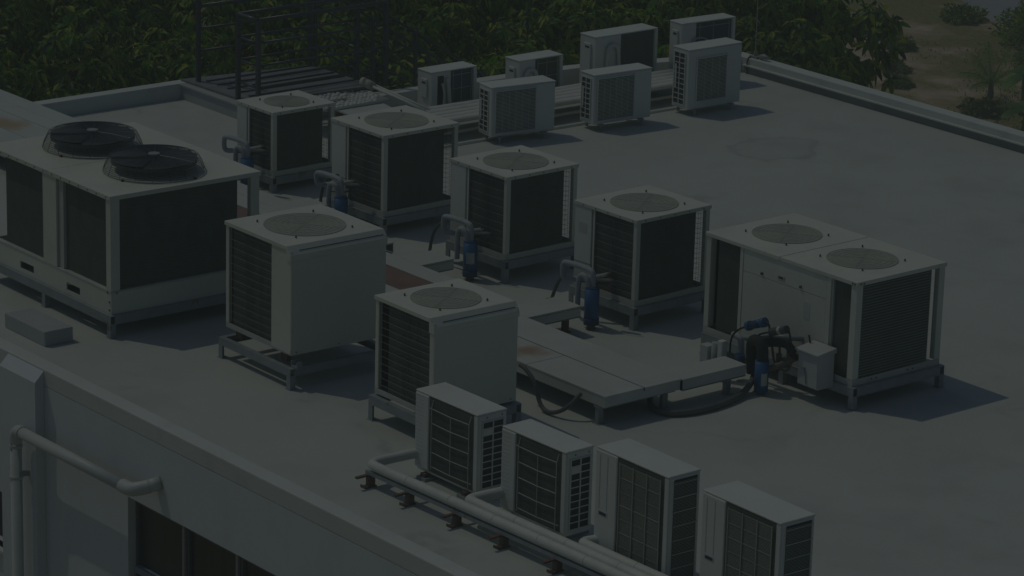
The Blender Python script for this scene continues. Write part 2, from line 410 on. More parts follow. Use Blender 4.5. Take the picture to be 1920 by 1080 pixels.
def grille(e, cx, cy, z, r, knobs=True, phase=45):
    o = MB().disc((cx, cy, z + 0.001), r, 0.003).build('fan_grille', M['mesh'], e)
    rg = MB()
    k = 7
    for i in range(1, k + 1): rg.ring((cx, cy, z + 0.0050), r * i / k, 0.0018, 44, 4)
    for a in range(4):
        an = math.pi * a / 2 + 0.6
        rg.tube([(cx, cy, z + 0.0105), (cx + r * math.cos(an), cy + r * math.sin(an), z + 0.0080)], 0.0012, 4)
    rg.build('guard_rings', M['grille'], o)
    if knobs:
        for a in range(4):
            an = R(phase + 90 * a)
            rr = r * 1.17
            MB().cyl((cx + rr * math.cos(an), cy + rr * math.sin(an), z), (cx + rr * math.cos(an), cy + rr * math.sin(an), z + 0.022), 0.009, 8).build('bolt', M['wired'], e)

def lid(e, W_, D_, z, t=0.04, ov=0.012, m_='cream', x0=None):
    a = -W_ if x0 is None else x0
    return MB().box(a - ov, ov if x0 is None else ov, -ov, D_ + ov, z - t, z).build('top_panel', M[m_], e, bevel=0.006)

def wires_x(mb, x0, x1, y, z0, z1, nh, xs, r=0.0028):
    for i in range(nh):
        z = z0 + (z1 - z0) * (i + 0.5) / nh
        mb.tube([(x0, y, z), ((x0 + x1) / 2, y - 0.002, z - 0.003), (x1, y, z)], r, 4)
    for x in xs: mb.tube([(x, y - 0.004, z0), (x, y - 0.004, z1)], r, 4)
def wires_y(mb, y0, y1, x, z0, z1, nh, ys, r=0.0028):
    for i in range(nh):
        z = z0 + (z1 - z0) * (i + 0.5) / nh
        mb.tube([(x, y0, z), (x + 0.002, (y0 + y1) / 2, z - 0.003), (x, y1, z)], r, 4)
    for y in ys: mb.tube([(x + 0.004, y, z0), (x + 0.004, y, z1)], r, 4)
def fins_x(e, x0, x1, y, z0, z1, th=0.05, m_='coil', name='coil', pitch=0.026):
    """coil slab facing -Y, with horizontal tube rows standing slightly proud"""
    b = MB().box(x0, x1, y, y + th, z0, z1)
    n = int((z1 - z0) / pitch)
    for i in range(1, n):
        z = z0 + (z1 - z0) * i / n
        b.box(x0 + 0.004, x1 - 0.004, y - 0.0022, y - 0.0002, z - 0.003, z + 0.003)
    return b.build(name, M[m_], e)
def fins_y(e, y0, y1, x, z0, z1, th=0.05, m_='coil', name='coil', pitch=0.026):
    b = MB().box(x - th, x, y0, y1, z0, z1)
    n = int((z1 - z0) / pitch)
    for i in range(1, n):
        z = z0 + (z1 - z0) * i / n
        b.box(x + 0.0002, x + 0.0022, y0 + 0.004, y1 - 0.004, z - 0.003, z + 0.003)
    return b.build(name, M[m_], e)

def angle_post(e, x0, x1, y0, y1, z0, z1, m_='cream', bev=0.004):
    return MB().box(x0, x1, y0, y1, z0, z1).build('corner_post', M[m_], e, bevel=bev)

def condenser(W_, D_, z0, zt_, loc, rz, label, grp, wire_y=True, warn=0.0):
    """square condensing unit: near corner is local (0, 0)"""
    e = empty('condensing_unit', loc, rz, label, 'air conditioner', grp)
    H = zt_
    lt = 0.04
    a = z0; zb = z0 + 0.06; ztp = H - lt - 0.001
    lid(e, W_, D_, H)
    grille(e, -W_ * 0.48, D_ * 0.5, H, min(W_, D_) * 0.375)
    MB().box(-W_, 0, 0, D_, a, a + 0.012).box(-W_, 0, 0, 0.006, a + 0.0125, zb).box(-0.006, 0, 0.0065, D_, a + 0.0125, zb) \
        .box(-W_, -W_ + 0.006, 0.0065, D_, a + 0.0125, zb).box(-W_ + 0.007, -0.007, D_ - 0.006, D_, a + 0.0125, zb).build('base_pan', M['creamd'], e)
    p = 0.05
    angle_post(e, -p, 0.001, -0.001, p, zb + .001, ztp)
    angle_post(e, -p, 0.001, D_ - p, D_ + 0.001, zb + .001, ztp)
    angle_post(e, -W_, -W_ + 0.03, D_ - 0.04, D_, zb + .001, ztp)
    for i in range(5):
        q = -W_ * (i + .3) / 5
        MB().box(q - .006, q + .006, -.0145, -.0125, H - .026, H - .014).build('bolt', M['wired'], e)
        q = D_ * (i + .5) / 5
        MB().box(.0125, .0145, q - .006, q + .006, H - .026, H - .014).build('bolt', M['wired'], e)
    pw = W_ * 0.27
    if wire_y == 2: MB().box(-W_ + pw * .25, -W_ + pw * .75, -.0062, -.0045, z0 + .58, z0 + .68).build('rating_label', M['paper'], e)
    MB().box(-W_, -W_ + pw, -0.004, 0.02, zb + .24 * (H - z0), ztp).build('access_panel', M['white'], e, bevel=0.006)
    MB().box(-W_, -W_ + pw, -0.002, 0.02, zb + .001, zb + .24 * (H - z0) - .005).build('valve_panel', M['creamd'], e, bevel=0.003)
    MB().box(-W_ + pw + 0.02, -W_ + pw + 0.045, 0, 0.02, zb + .001, ztp).build('mullion', M['cream'], e)
    MB().box(-W_, -W_ + 0.01, 0.021, D_ - 0.041, zb + .001, ztp).build('side_panel', M['cream'], e)
    MB().box(-W_ + 0.02, -0.38, 0.09, D_ - 0.04, zb, ztp).build('fan_chamber', M['dark'], e)
    cx0, cx1 = -W_ + pw + 0.05, -p - 0.004
    c1 = fins_x(e, cx0, cx1, 0.022, zb + .001, ztp)
    gy = D_ * 0.825
    c2 = fins_y(e, p + 0.004, gy, -0.022, zb + .001, ztp)
    m1 = MB(); xs = [cx0 + (cx1 - cx0) * t for t in (0.0, 0.38, 0.46, 0.50, 0.54, 0.62)]
    wires_x(m1, cx0, cx1, 0.006, zb + 0.02, ztp, 9, [], .0022)
    m1.build('wire_guard', M['wirem'], c1)
    m1b = MB(); wires_x(m1b, cx0, cx1, 0.010, zb + 0.02, ztp, 0, xs, 0.003); m1b.build('wire_guard', M['wired'], c1)
    m2 = MB(); ye = D_ - p
    wires_y(m2, p, ye, -0.008, zb + 0.02, ztp, 15 if wire_y else 8, [p + (ye - p) * t for t in (0.08, 0.4, 0.46, 0.52, 0.60, 0.88)], 0.0015)
    m2.build('wire_guard', M['wired'], c2)
    m3 = MB()
    for i in range(15):
        z = zb + (ztp - zb) * (i + .5) / 15
        m3.tube([(-0.35, D_ - 0.01, z), (-p, D_ - 0.01, z)], 0.0012, 4)
    for x in (-0.12, -0.28): m3.tube([(x, D_ - 0.01, zb), (x, D_ - 0.01, ztp)], 0.0012, 4)
    m3.build('rear_wire_guard', M['wired'], e)
    return e

GU = 'square condensing units in a diagonal row'
def patch(name, base, col, cx, cy, r):
    M_ = mat(name, base, 0.55, 0.05, 1.5, dirt=(0.42, 0.40, 0.33), damt=0.4, dscale=2.0, dlo=0.5, dhi=0.75)
    nt = M_.node_tree; N, L = nt.nodes, nt.links
    p = N['Principled BSDF']; src = p.inputs['Base Color'].links[0].from_socket
    geo = N.new('ShaderNodeNewGeometry')
    nz = N.new('ShaderNodeTexNoise'); nz.inputs['Scale'].default_value = 5; nz.inputs['Detail'].default_value = 6
    L.new(geo.outputs['Position'], nz.inputs['Vector'])
    ds = N.new('ShaderNodeVectorMath'); ds.operation = 'DISTANCE'
    L.new(geo.outputs['Position'], ds.inputs[0]); ds.inputs[1].default_value = (cx, cy, .29)
    ad = N.new('ShaderNodeMath'); ad.operation = 'MULTIPLY_ADD'
    L.new(nz.outputs[0], ad.inputs[0]); ad.inputs[1].default_value = .55; L.new(ds.outputs['Value'], ad.inputs[2])
    mr = N.new('ShaderNodeMapRange'); mr.inputs['From Min'].default_value = r + .12; mr.inputs['From Max'].default_value = r + .42
    mr.inputs['To Min'].default_value = .75; mr.inputs['To Max'].default_value = 0
    L.new(ad.outputs[0], mr.inputs[0])
    mx = N.new('ShaderNodeMix'); mx.data_type = 'RGBA'
    L.new(mr.outputs[0], mx.inputs['Factor']); L.new(src, mx.inputs['A']); mx.inputs['B'].default_value = (*col, 1)
    L.new(mx.outputs['Result'], p.inputs['Base Color'])
    return M_
M['patch'] = patch('rust_patched_steel', (0.52, 0.56, 0.51), (.34, .17, .08), 1.98, -1.06, .16)
M['ochre'] = patch('ochre_patched_steel', (0.53, 0.57, 0.52), (.42, .27, .10), -8.05, -.80, .25)
units = [  # nearX, nearY, W, D, z0, zt, rot
    (-4.74, 0.745, 0.69, 0.84, 0.178, 0.917, 1.0, 'smallest square condenser at the far left end of the row below the stair railing'),
    (-2.676, 0.736, 0.925, 1.0, 0.20, 1.103, 0.8, 'square cream condenser second from the far end of the row, beside the smallest one'),
    (-0.59, 0.735, 0.905, 0.94, 0.236, 1.120, 1.0, 'square cream condenser beside the blue cylinder with the square white label'),
    (1.345, 0.805, 0.905, 0.975, 0.229, 1.114, 1.6, 'square cream condenser standing just left of the long twin unit with service panels'),
]
SL = ['steel stand under the smallest square condenser', 'rusty steel stand under the second square condenser of the row',
      'steel channel stand under the square condenser with the labelled blue cylinder', 'steel channel stand under the square condenser next to the long twin unit']
for i, (nx, ny, w_, d_, z0, zt_, rz, lb) in enumerate(units):
    condenser(w_, d_, z0, zt_, (nx, ny, 0), rz, lb, GU, wire_y=(0, 1, 1, 2)[i])
    stand('steel_stand', w_, d_, z0 - 0.002, (nx, ny, 0), rz, SL[i])

# --- solid-sided condensers
def condenser_b(W_, D_, z0, zt_, loc, rz, label, panel_from, coil_from, gap=False):
    e = empty('condensing_unit', loc, rz, label, 'air conditioner', 'condensers with a blank side panel')
    H = zt_; lt = 0.04; zb = z0 + 0.05
    ch = 0.07
    ztp = H - lt - 0.001
    # lid with a sloping front lip on +X
    MB().box(-W_ - 0.01, -0.07, -0.012, D_ + 0.012, H - lt, H).build('top_panel', M['cream'], e, bevel=0.004)
    MB().extrude_y([(-0.0695, H), (-0.0695, H - 0.13), (0.003, H - 0.13), (0.003, H - 0.075), (-0.060, H)], -0.012, D_ + 0.012).build('lip_panel', M['cream'], e)
    grille(e, -W_ * 0.52, D_ * 0.5, H, min(W_, D_) * 0.36)
    MB().box(-W_, -0.001, 0, D_, z0, z0 + 0.012).box(-W_, -W_ + 0.006, 0.007, D_, z0 + 0.0125, zb).box(-W_, -0.001, 0, 0.006, z0 + 0.0125, zb).build('base_pan', M['creamd'], e)
    MB().box(-0.012, 0.0, 0.0, D_, z0, H - 0.131).build('side_panel', M['panel'], e, bevel=0.003)
    MB().box(-W_ + 0.1, -0.013, D_ - 0.01, D_, z0 + 0.013, ztp).build('rear_panel', M['cream'], e)
    for q in (.06, D_ * .5, D_ - .06):
        MB().box(.0005, .003, q - .006, q + .006, z0 + .02, z0 + .032).build('bolt', M['wired'], e)
    angle_post(e, -W_, -W_ + 0.05, -0.001, 0.04, zb, ztp)
    angle_post(e, -W_, -W_ + 0.04, D_ - 0.04, D_, zb, ztp)
    MB().box(-W_ + 0.12 if gap else -W_ + 0.08, -0.02, 0.1, D_ - 0.02, zb, ztp).build('fan_chamber', M['dark'], e)
    px = -W_ * (1 - panel_from)
    MB().box(px, -0.013, -0.0005, 0.02, z0 + 0.013, ztp).build('front_panel', M['cream'], e, bevel=0.003)
    cx0, cx1 = -W_ * (1 - coil_from), px - 0.003
    c = fins_x(e, cx0, cx1, 0.02, zb, ztp)
    mm = MB(); wires_x(mm, -W_ + 0.05, cx1, 0.006, zb + 0.01, ztp, 12, [], .0022)
    for t in (0.0,): mm.tube([(-W_ + 0.065, 0.004, zb), (-W_ + 0.065, 0.004, ztp)], 0.004, 4)
    mm.build('wire_guard', M['wirem'], c)
    m2 = MB(); wires_x(m2, cx0, cx1, 0.010, zb, ztp, 0, [cx0 + (cx1 - cx0) * t for t in (0.36, 0.44, 0.5, 0.7)], 0.003)
    m2.build('wire_guard', M['wired'], c)
    MB().box(-W_ + 0.004, -W_ + 0.012, 0.045, D_ - 0.05, zb, ztp).build('left_coil', M['coil'], e)
    return e
B1 = condenser_b(1.08, 1.067, 0.31, 1.347, (0.915, -2.99, 0), -0.6, 'taller cream condenser with a blank grey side, raised on a low rusty stand', 0.70, 0.09)
stand('steel_stand', 1.13, 1.10, 0.205, (0.945, -3.01, 0), -0.6, 'rusty low steel stand under the taller blank-sided condenser', beam=0.075)
for (x, y) in ((-0.20, 0.08), (-0.95, 0.08), (-0.2, 0.95), (-0.95, 0.95)):
    MB().box(x - 0.05, x + 0.05, y - 0.02, y + 0.02, 0.207, 0.308).build('rubber_foot', M['rust'], B1)
MB().box(0.0, 0.10, 0.0, 0.06, 0.2075, 0.23).box(0.0, 0.008, 0.0, 0.06, 0.2305, 0.27).box(0.09, 0.10, 0.0, 0.06, 0.2305, 0.27).build('mount_bracket', M['steel'], B1)
condenser_b(0.88, 0.921, 0.255, 1.170, (2.93, -2.885, 0), -0.8, 'shorter cream condenser with a blank grey side, behind the small white front units', 0.92, 0.2, gap=True)
stand('steel_stand', 0.89, 0.94, 0.235, (2.94, -2.90, 0), -0.8, 'steel stand under the smaller blank-sided condenser', beam=0.085)

# --- long twin unit on the right
def twin_r():
    W_, D_, z0, H = 2.02, 1.148, 0.216, 1.214
    e = empty('twin_condensing_unit', (4.295, 0.895, 0), 0.6, 'long twin cream condenser with two flush round grilles and a service panel on the right', 'air conditioner')
    lt = 0.04; zb = z0 + 0.06; ztp = H - lt - .001
    MB().box(-W_ - 0.01, -W_ / 2 - 0.004, -0.012, D_ + 0.012, H - lt, H).build('top_panel', M['cream'], e, bevel=0.005)
    MB().box(-W_ / 2 + 0.004, 0.012, -0.012, D_ + 0.012, H - lt, H).build('top_panel', M['cream'], e, bevel=0.005)
    grille(e, -W_ * 0.755, D_ * 0.5, H, 0.335); grille(e, -W_ * 0.255, D_ * 0.5, H, 0.335)
    MB().box(-W_, 0, 0, D_, z0, z0 + 0.012).box(-W_, 0, 0, 0.006, z0 + .0125, zb).box(-0.006, 0, 0.0065, D_, z0 + .0125, zb) \
        .box(-W_, -W_ + .006, .0065, D_, z0 + .0125, zb).build('base_pan', M['creamd'], e)
    x = lambda X: X - 4.295
    for a, b in ((-W_, x(2.34)), (-0.075, 0.001)):
        angle_post(e, a, b, -0.001, 0.075, zb + .001, ztp)
    angle_post(e, -0.06, 0.001, D_ - 0.075, D_ + .001, zb + .001, ztp)
    angle_post(e, -W_, -W_ + .05, D_ - 0.05, D_, zb + .001, ztp)
    MB().box(x(2.745), x(2.785), -0.001, 0.03, zb + .001, ztp).build('mullion', M['cream'], e)
    MB().box(x(3.905), x(3.96), -0.001, 0.03, zb + .001, ztp).build('mullion', M['cream'], e)
    MB().box(x(3.962), x(3.985), 0.01, 0.04, zb + .001, ztp).build('mullion', M['creamd'], e)
    t = MB().box(x(2.79), x(3.90), 0.002, 0.02, 0.955, ztp).build('control_panel', M['cream'], e, bevel=0.003)
    for X_ in (3.05, 3.57): MB().cyl((x(X_), 0.002, 0.99), (x(X_), -0.014, 0.99), 0.014, 8).build('knob', M['wired'], t)
    MB().box(x(3.26), x(3.35), -0.004, 0.0015, 0.995, 1.03).build('handle_recess', M['creamd'], t)
    MB().box(x(3.275), x(3.335), -0.006, -0.0042, 1.003, 1.022).build('handle_slot', M['dark'], t)
    MB().box(x(2.79), x(3.90), 0.002, 0.02, zb + .001, 0.951).build('service_panel', M['cream'], e, bevel=0.003)
    MB().box(x(3.62), x(3.70), -0.0005, 0.0015, 0.70, 0.86).build('rating_label', M['paper'], e)
    c = fins_x(e, x(2.42), x(2.74), 0.03, zb + .001, ztp, pitch=0.02)
    c = fins_x(e, x(3.99), x(4.215), 0.03, zb + .001, ztp, pitch=0.02)
    c = fins_y(e, 0.08, D_ * 0.86, -0.02, zb + .001, ztp, pitch=0.05)
    mm = MB()
    for i in range(32):
        z = zb + .01 + (ztp - zb - .02) * (i + .5) / 32
        mm.box(-0.014, -0.009, 0.085, D_ * 0.855, z - 0.004, z + 0.004)
    mm.build('fin_ribs', M['wirem'], c)
    MB().box(-W_ + 0.25, -0.42, 0.1, D_ - 0.05, zb, ztp).build('fan_chamber', M['dark'], e)
    MB().box(-W_, -W_ + .01, 0.08, D_ - 0.06, zb + .001, ztp).build('side_coil', M['coil'], e)
    for q in range(4):
        MB().cyl((0.012, 0.03 + 0.02 * (q % 2), 0.30 + 0.0 * q), (0.014, 0.03, 0.30), 0.004, 6)
    for (xx, yy, zz_) in ((-0.02, -0.013, H - .02), (-0.05, -0.013, H - .02), (0.013, 0.03, H - .02), (0.013, 0.07, H - .02), (0.0015, 0.25, z0 + .03), (0.0015, 0.31, z0 + .03), (0.0015, 0.72, z0 + .03), (0.0015, 0.79, z0 + .03)):
        MB().box(xx - .006, xx + .006, yy - .006, yy + .006, zz_ - .007, zz_ + .007).build('bolt', M['wired'], e)
    return e
twin_r()
stand('steel_stand', 2.0, 1.14, 0.214, (4.31, 0.90, 0), 0.6, 'rust-edged steel stand carrying the long twin condenser with service panels', legs=[-2.03, -0.95, -0.03], beam=0.09)

# --- large twin unit on the left with raised fan guards
def twin_l():
    W_, D_, z0, H = 2.31, 1.70, 0.228, 1.408
    e = empty('twin_fan_unit', (-1.287, -3.54, 0), -0.5, 'biggest unit, cream box with two raised black wire fan guards on its top', 'air conditioner')
    lt = 0.045; ztp = H - lt - .001; sk = z0 + 0.21
    for a, b in ((-W_ - .012, -W_ / 2 - .002), (-W_ / 2 + .002, 0.014)):
        MB().box(a, b, -0.014, D_ + .014, H - lt, H).build('top_panel', M['cream'], e, bevel=0.004)
    # skirt with fork slots
    slots = [(-1.71, -1.45), (-0.825, -0.575)]
    s = MB(); xs = [-W_]
    for a, b in slots: xs += [a, b]
    xs.append(0.0)
    zs0, zs1 = z0 + 0.045, z0 + 0.12
    for i in range(0, len(xs), 2): s.box(xs[i], xs[i + 1], 0, 0.01, z0, sk)
    for a, b in slots: s.box(a, b, 0, 0.01, z0, zs0).box(a, b, 0, 0.01, zs1, sk)
    s.box(-0.01, 0, 0.0105, D_, z0, sk).box(-W_, -W_ + .01, .0105, D_, z0, sk).box(-W_ + .011, -.011, D_ - .01, D_, z0, sk).build('skirt_panel', M['cream'], e)
    MB().box(-W_ + .012, -.012, .04, D_ - .02, z0 + 0.005, z0 + .02).build('base_pan', M['creamd'], e)
    MB().box(-W_ + .3, -.3, .16, D_ - .1, z0 + .03, sk - .01).build('base_insulation', M['dark'], e)
    MB().box(-W_, 0.004, -0.004, 0.05, sk + .001, sk + .02).box(-0.05, 0.004, 0.051, D_, sk + .001, sk + .02).build('sill_rail', M['creamd'], e)
    zb = sk + .021
    angle_post(e, -0.085, 0.002, -0.002, 0.10, zb, ztp)
    angle_post(e, -0.06, 0.002, D_ - 0.10, D_ + .002, zb, ztp)
    angle_post(e, -W_, -W_ + .05, -.001, .05, zb, ztp); angle_post(e, -W_, -W_ + .05, D_ - .05, D_, zb, ztp)
    MB().box(-1.255, -1.0, -.002, .03, zb, ztp).build('center_post', M['cream'], e, bevel=.003)
    MB().box(-0.985, -0.90, 0.02, 0.06, zb, ztp).build('center_post', M['creamd'], e)
    fins_x(e, -2.05, -1.258, 0.05, zb, ztp, pitch=0.03)
    fins_x(e, -0.895, -0.09, 0.05, zb, ztp, pitch=0.03)
    fins_y(e, 0.105, D_ * 0.86, -0.03, zb, ztp, pitch=0.03)
    MB().box(-W_ + .3, -.4, .12, D_ - .05, zb, ztp).build('fan_chamber', M['dark'], e)
    for i in range(14):
        xb = -W_ + 0.1 + i * 0.165
        MB().box(xb - .006, xb + .006, -0.0165, -0.0145, H - .03, H - .015).build('bolt', M['wired'], e)
    for (xx, yy, zz_) in ((-0.03, -0.004, z0 + .12), (-0.03, -0.004, z0 + .04), (-0.06, -0.006, sk), (0.004, .06, sk)):
        MB().box(xx - .009, xx + .009, yy - .004, yy + .004, zz_ - .009, zz_ + .009).build('bolt', M['wired'], e)
    cr_, sr_ = math.cos(R(0.5)), math.sin(R(0.5))
    for (wx, wy) in FANC:
        dx, dy = wx + 1.287, wy + 3.54
        cx, cy = dx * cr_ - dy * sr_, dx * sr_ + dy * cr_
        f = MB()
        rb, rt, hh = 0.500, 0.440, 0.140
        f_ = MB().disc((cx, cy, H + .001), rb - .02, 0.012).build('fan_shroud', M['cream'], e)
        MB().disc((cx, cy, H + .095), 0.422, 0.028).build('fan_ring', M['fan'], e)
        # rings on the sloping side
        gm = MB()
        for i in range(9):
            t = i / 8
            gm.ring((cx, cy, H + .012 + hh * t), rb + (rt - rb) * t ** 1.3, 0.0022, 64, 4)
        for i in range(1, 17):
            gm.ring((cx, cy, H + .012 + hh + 0.002 + 0.012 * (1 - (1 - i / 17) ** 2)), rt * (1 - i / 17.5), 0.0030, 56, 4)
        for a in range(18):
            an = 2 * math.pi * a / 18 + .1
            c_, s_ = math.cos(an), math.sin(an)
            pts = [(cx + (rb + (rt - rb) * t ** 1.3) * c_, cy + (rb + (rt - rb) * t ** 1.3) * s_, H + .012 + hh * t) for t in (0, .35, .7, 1)]
            pts += [(cx + rt * 0.5 * c_, cy + rt * .5 * s_, H + .024 + hh), (cx + .05 * c_, cy + .05 * s_, H + .026 + hh)]
            gm.tube(pts, 0.0026, 4)
        for a in range(4):
            an = R(20 + 90 * a)
            gm.box(cx + rb * math.cos(an) - .012, cx + rb * math.cos(an) + .012, cy + rb * math.sin(an) - .012, cy + rb * math.sin(an) + .012, H + .001, H + .02)
        gm.build('wire_guard', M['black'], e)
        fb = MB()
        for a in range(5):
            a0 = 2 * math.pi * a / 5 + .4
            pts = []
            for k_ in range(7):
                an = a0 + k_ * 0.19
                for r_ in (0.06, 0.42):
                    pts.append((cx + r_ * math.cos(an + (0.12 if r_ > .2 else 0)), cy + r_ * math.sin(an + (0.12 if r_ > .2 else 0)), H + .125 + 0.018 * (k_ / 6)))
            fb.add(pts, [(2 * k_, 2 * k_ + 1, 2 * k_ + 3, 2 * k_ + 2) for k_ in range(6)])
        fb.build('fan_blades', M['fan'], e)
        MB().disc((cx, cy, H + hh + .022), 0.058, 0.02, 24).build('fan_hub', M['hub'], e, bevel=.006)
FANC = [(-2.95, -2.70), (-1.84, -2.69)]
twin_l()
stand('steel_stand', 2.32, 1.70, 0.226, (-1.28, -3.545, 0), -0.5, 'long steel channel stand under the biggest unit with the raised fans', legs=[-2.35, -1.25, -0.03], beam=0.09)

# ------------------------------------------------------------------ split units
def vent_grid(e, name, ax, a0, a1, z0, z1, c, cols, rows, sgn=1, t=0.010, label=None):
    """openings in a face: dark backing and proud pale bars. ax 'x': face normal +X at x=c, a is y; 'y': normal -Y at y=c, a is x"""
    def put(b, p0, p1, q0, q1, d0, d1):
        if ax == 'x': b.box(c + d0 * sgn, c + d1 * sgn, p0, p1, q0, q1)
        else: b.box(p0, p1, c - d0, c - d1, q0, q1)
    bk = MB(); put(bk, a0, a1, z0, z1, 0.0005, 0.002); o = bk.build(name, M['dark'], e)
    fr = MB()
    for i in range(cols + 1):
        p = a0 + (a1 - a0) * i / cols
        put(fr, p - t / 2, p + t / 2, z0 - t / 2, z1 + t / 2, 0.0022, 0.010)
    for j in range(rows + 1):
        q = z0 + (z1 - z0) * j / rows
        put(fr, a0 + t / 2, a1 - t / 2, q - t * .38, q + t * .38, 0.0022, 0.0085)
    fr.build('vent_bars', M['whiteb'], o)
    return o

def split_front(W_, H0, H1, D_, loc, rz, label, grp, big=False, rows=10, mat_='white', feet=True, grid_cols=2):
    """coil side faces -Y, end face with vents on +X; near corner is local origin"""
    e = empty('split_unit', loc, rz, label, 'air conditioner', grp)
    MB().box(-W_, 0, 0.012, D_, H0, H1 - 0.019).build('casing', M[mat_], e, bevel=0.008)
    MB().box(-W_ - .006, .006, -0.006, D_ + .006, H1 - 0.018, H1).build('top_panel', M[mat_], e, bevel=0.009)
    pw = W_ * (0.30 if big else 0.22)
    z0, z1 = H0 + 0.03, H1 - 0.02
    cp = MB().box(-W_, -W_ + pw, -0.012, 0.0115, z0, z1).build('service_cover', M['whiteb'], e, bevel=0.01)
    if big:
        MB().box(-W_ + pw * .2, -W_ + pw * .23, -0.0145, -0.0122, H0 + .45, z1 - .03).box(-W_ + pw * .55, -W_ + pw * .58, -0.0145, -0.0122, H0 + .45, z1 - .03).build('cover_rib', M['box'], cp)
        MB().box(-W_ + pw * .18, -W_ + pw * .62, -0.0145, -0.0122, H0 + .395, H0 + .435).build('handle_rim', M['box'], cp)
        MB().box(-W_ + pw * .24, -W_ + pw * .56, -0.0165, -0.0148, H0 + .403, H0 + .427).build('handle_slot', M['dark'], cp)
    else:
        lv = MB()
        for i in range(19):
            z = z0 + .03 + (z1 - z0 - .05) * i / 18
            lv.box(-W_ + .012, -W_ + pw * .62, -0.0140, -0.0122, z - .0015, z + .0015)
        lv.build('cover_louvre', M['box'], cp)
    cpost = 0.05
    cx0, cx1 = -W_ + pw + .008, -cpost
    MB().box(cx1 + .001, 0, -0.002, 0.0115, z0, z1).build('corner_post', M['whiteb'], e, bevel=.004)
    c = MB().box(cx0, cx1, 0.0, 0.0118, z0, z1).build('coil', M['coil'], e)
    g = MB()
    if big:
        gx = [cx0 + .03 + (cx1 - cx0 - .06) * t for t in (0, 1 / 3, 2 / 3, 1)]
        for i in range(78):
            z = z0 + .01 + (z1 - z0 - .06) * i / 77
            g.box(gx[0], gx[-1], -0.010, -0.007, z - .0016, z + .0016)
        g.build('wire_louvre', M['grille'], c)
        g = MB()
        for x in gx: g.box(x - .004, x + .004, -0.018, -0.0125, z0, z1 - .03)
        for i in range(9):
            z = z1 - .04 - i * .115
            if z > z0: g.box(gx[0], gx[-1], -0.0122, -0.0102, z - .003, z + .003)
        g.build('wire_guard', M['grille'], c)
    else:
        gx = [cx0 + .035, (cx0 + cx1) / 2, cx1 - .05]
        zz_ = [z1 - .10 - i * (z1 - z0 - .15) / 4 for i in range(5)]
        g.tube([(gx[0] + .012, -.004, z1 - .02), (gx[0], -.012, z1 - .09), (gx[0], -.014, zz_[-1] - .02)], .0042, 5)
        g.tube([(gx[2] + .018, -.004, z1 - .02), (gx[2], -.012, z1 - .09), (gx[2], -.014, z0)], .0042, 5)
        g.tube([(gx[1], -.014, zz_[0] - .01), (gx[1], -.014, zz_[-1])], .0038, 5)
        for i, z in enumerate(zz_):
            g.tube([(gx[0] - (.03 if i == 0 else 0), -.010, z + .004), (gx[1], -.016, z), (gx[2] + (.04 if i == 4 else 0), -.012, z + .006)], .0040, 5)
        g.build('wire_guard', M['wire'], c)
        rib = MB()
        for i in range(16):
            z = z0 + (z1 - z0) * i / 16
            rib.box(cx0, cx1, -.0014, -.0002, z, z + .004)
        rib.build('fin_rows', M['coil'], c)
    if big:
        y0, y1 = .055, D_ - .03
        o = MB().box(.0005, .003, y0, y1, z0 + .02, z1 - .02).build('side_vent', M['dark'], e)
        s = MB()
        for i in range(74):
            z = z0 + .03 + (z1 - z0 - .07) * i / 73
            s.box(.005, .009, y0, y1, z - .0016, z + .0016)
        s.build('wire_louvre', M['grille'], o)
        s = MB()
        for i in range(8):
            z = z1 - .05 - i * .118
            if z > z0: s.box(.010, .015, y0 - .005, y1 + .005, z - .0035, z + .0035)
        s.tube([(.013, y1 - .01, z0), (.013, y1 - .01, z1 - .03)], .004, 4)
        s.build('wire_guard', M['wire'], o)
    else:
        vent_grid(e, 'side_vent', 'x', .05, D_ - .035, H0 + .05, H1 - .08, 0.0, grid_cols, rows)
        MB().box(.0022, .011, .058, .5 * (.05 + D_ - .035) - .006, H1 - .08 - (H1 - H0 - .13) * 2 / rows + .004, H1 - .08 - (H1 - H0 - .13) / rows - .004).build('side_handle', M['whiteb'], e)
        for y in (.10, D_ - .05): MB().cyl((.0005, y, H1 - .045), (.004, y, H1 - .045), .007, 8).build('bolt', M['wired'], e)
    if feet:
        for x in (-W_ + .14, -.14):
            MB().box(x - .06, x + .06, -.05, D_ + .05, 0.0, H0 * .45).build('foot', M['steel'], e)
            for (q0, q1) in ((-.03, .03), (D_ - .04, D_)): MB().box(x - .03, x + .03, q0, q1, H0 * .45 + .001, H0 - .001).build('foot_bolt', M['rust'], e)
    return e
GM = 'small white outdoor units in the front row'
split_front(0.835, 0.06, 0.780, 0.31, (4.243, -3.430, 0), 0.6, 'small white unit with wire-guarded coil, leftmost of the front row', GM)
split_front(0.803, 0.06, 0.798, 0.295, (5.410, -3.440, 0), 1.0, 'small white unit with wire-guarded coil, between the leftmost one and the tall slatted unit', GM)
split_front(0.870, 0.06, 1.017, 0.325, (6.767, -3.536, 0), -0.4, 'tall white slatted unit, third from the left in the front row', GM, big=True)
split_front(0.880, 0.06, 1.005, 0.345, (7.978, -3.482, 0), -0.8, 'tall white slatted unit at the right end of the front row', GM, big=True)

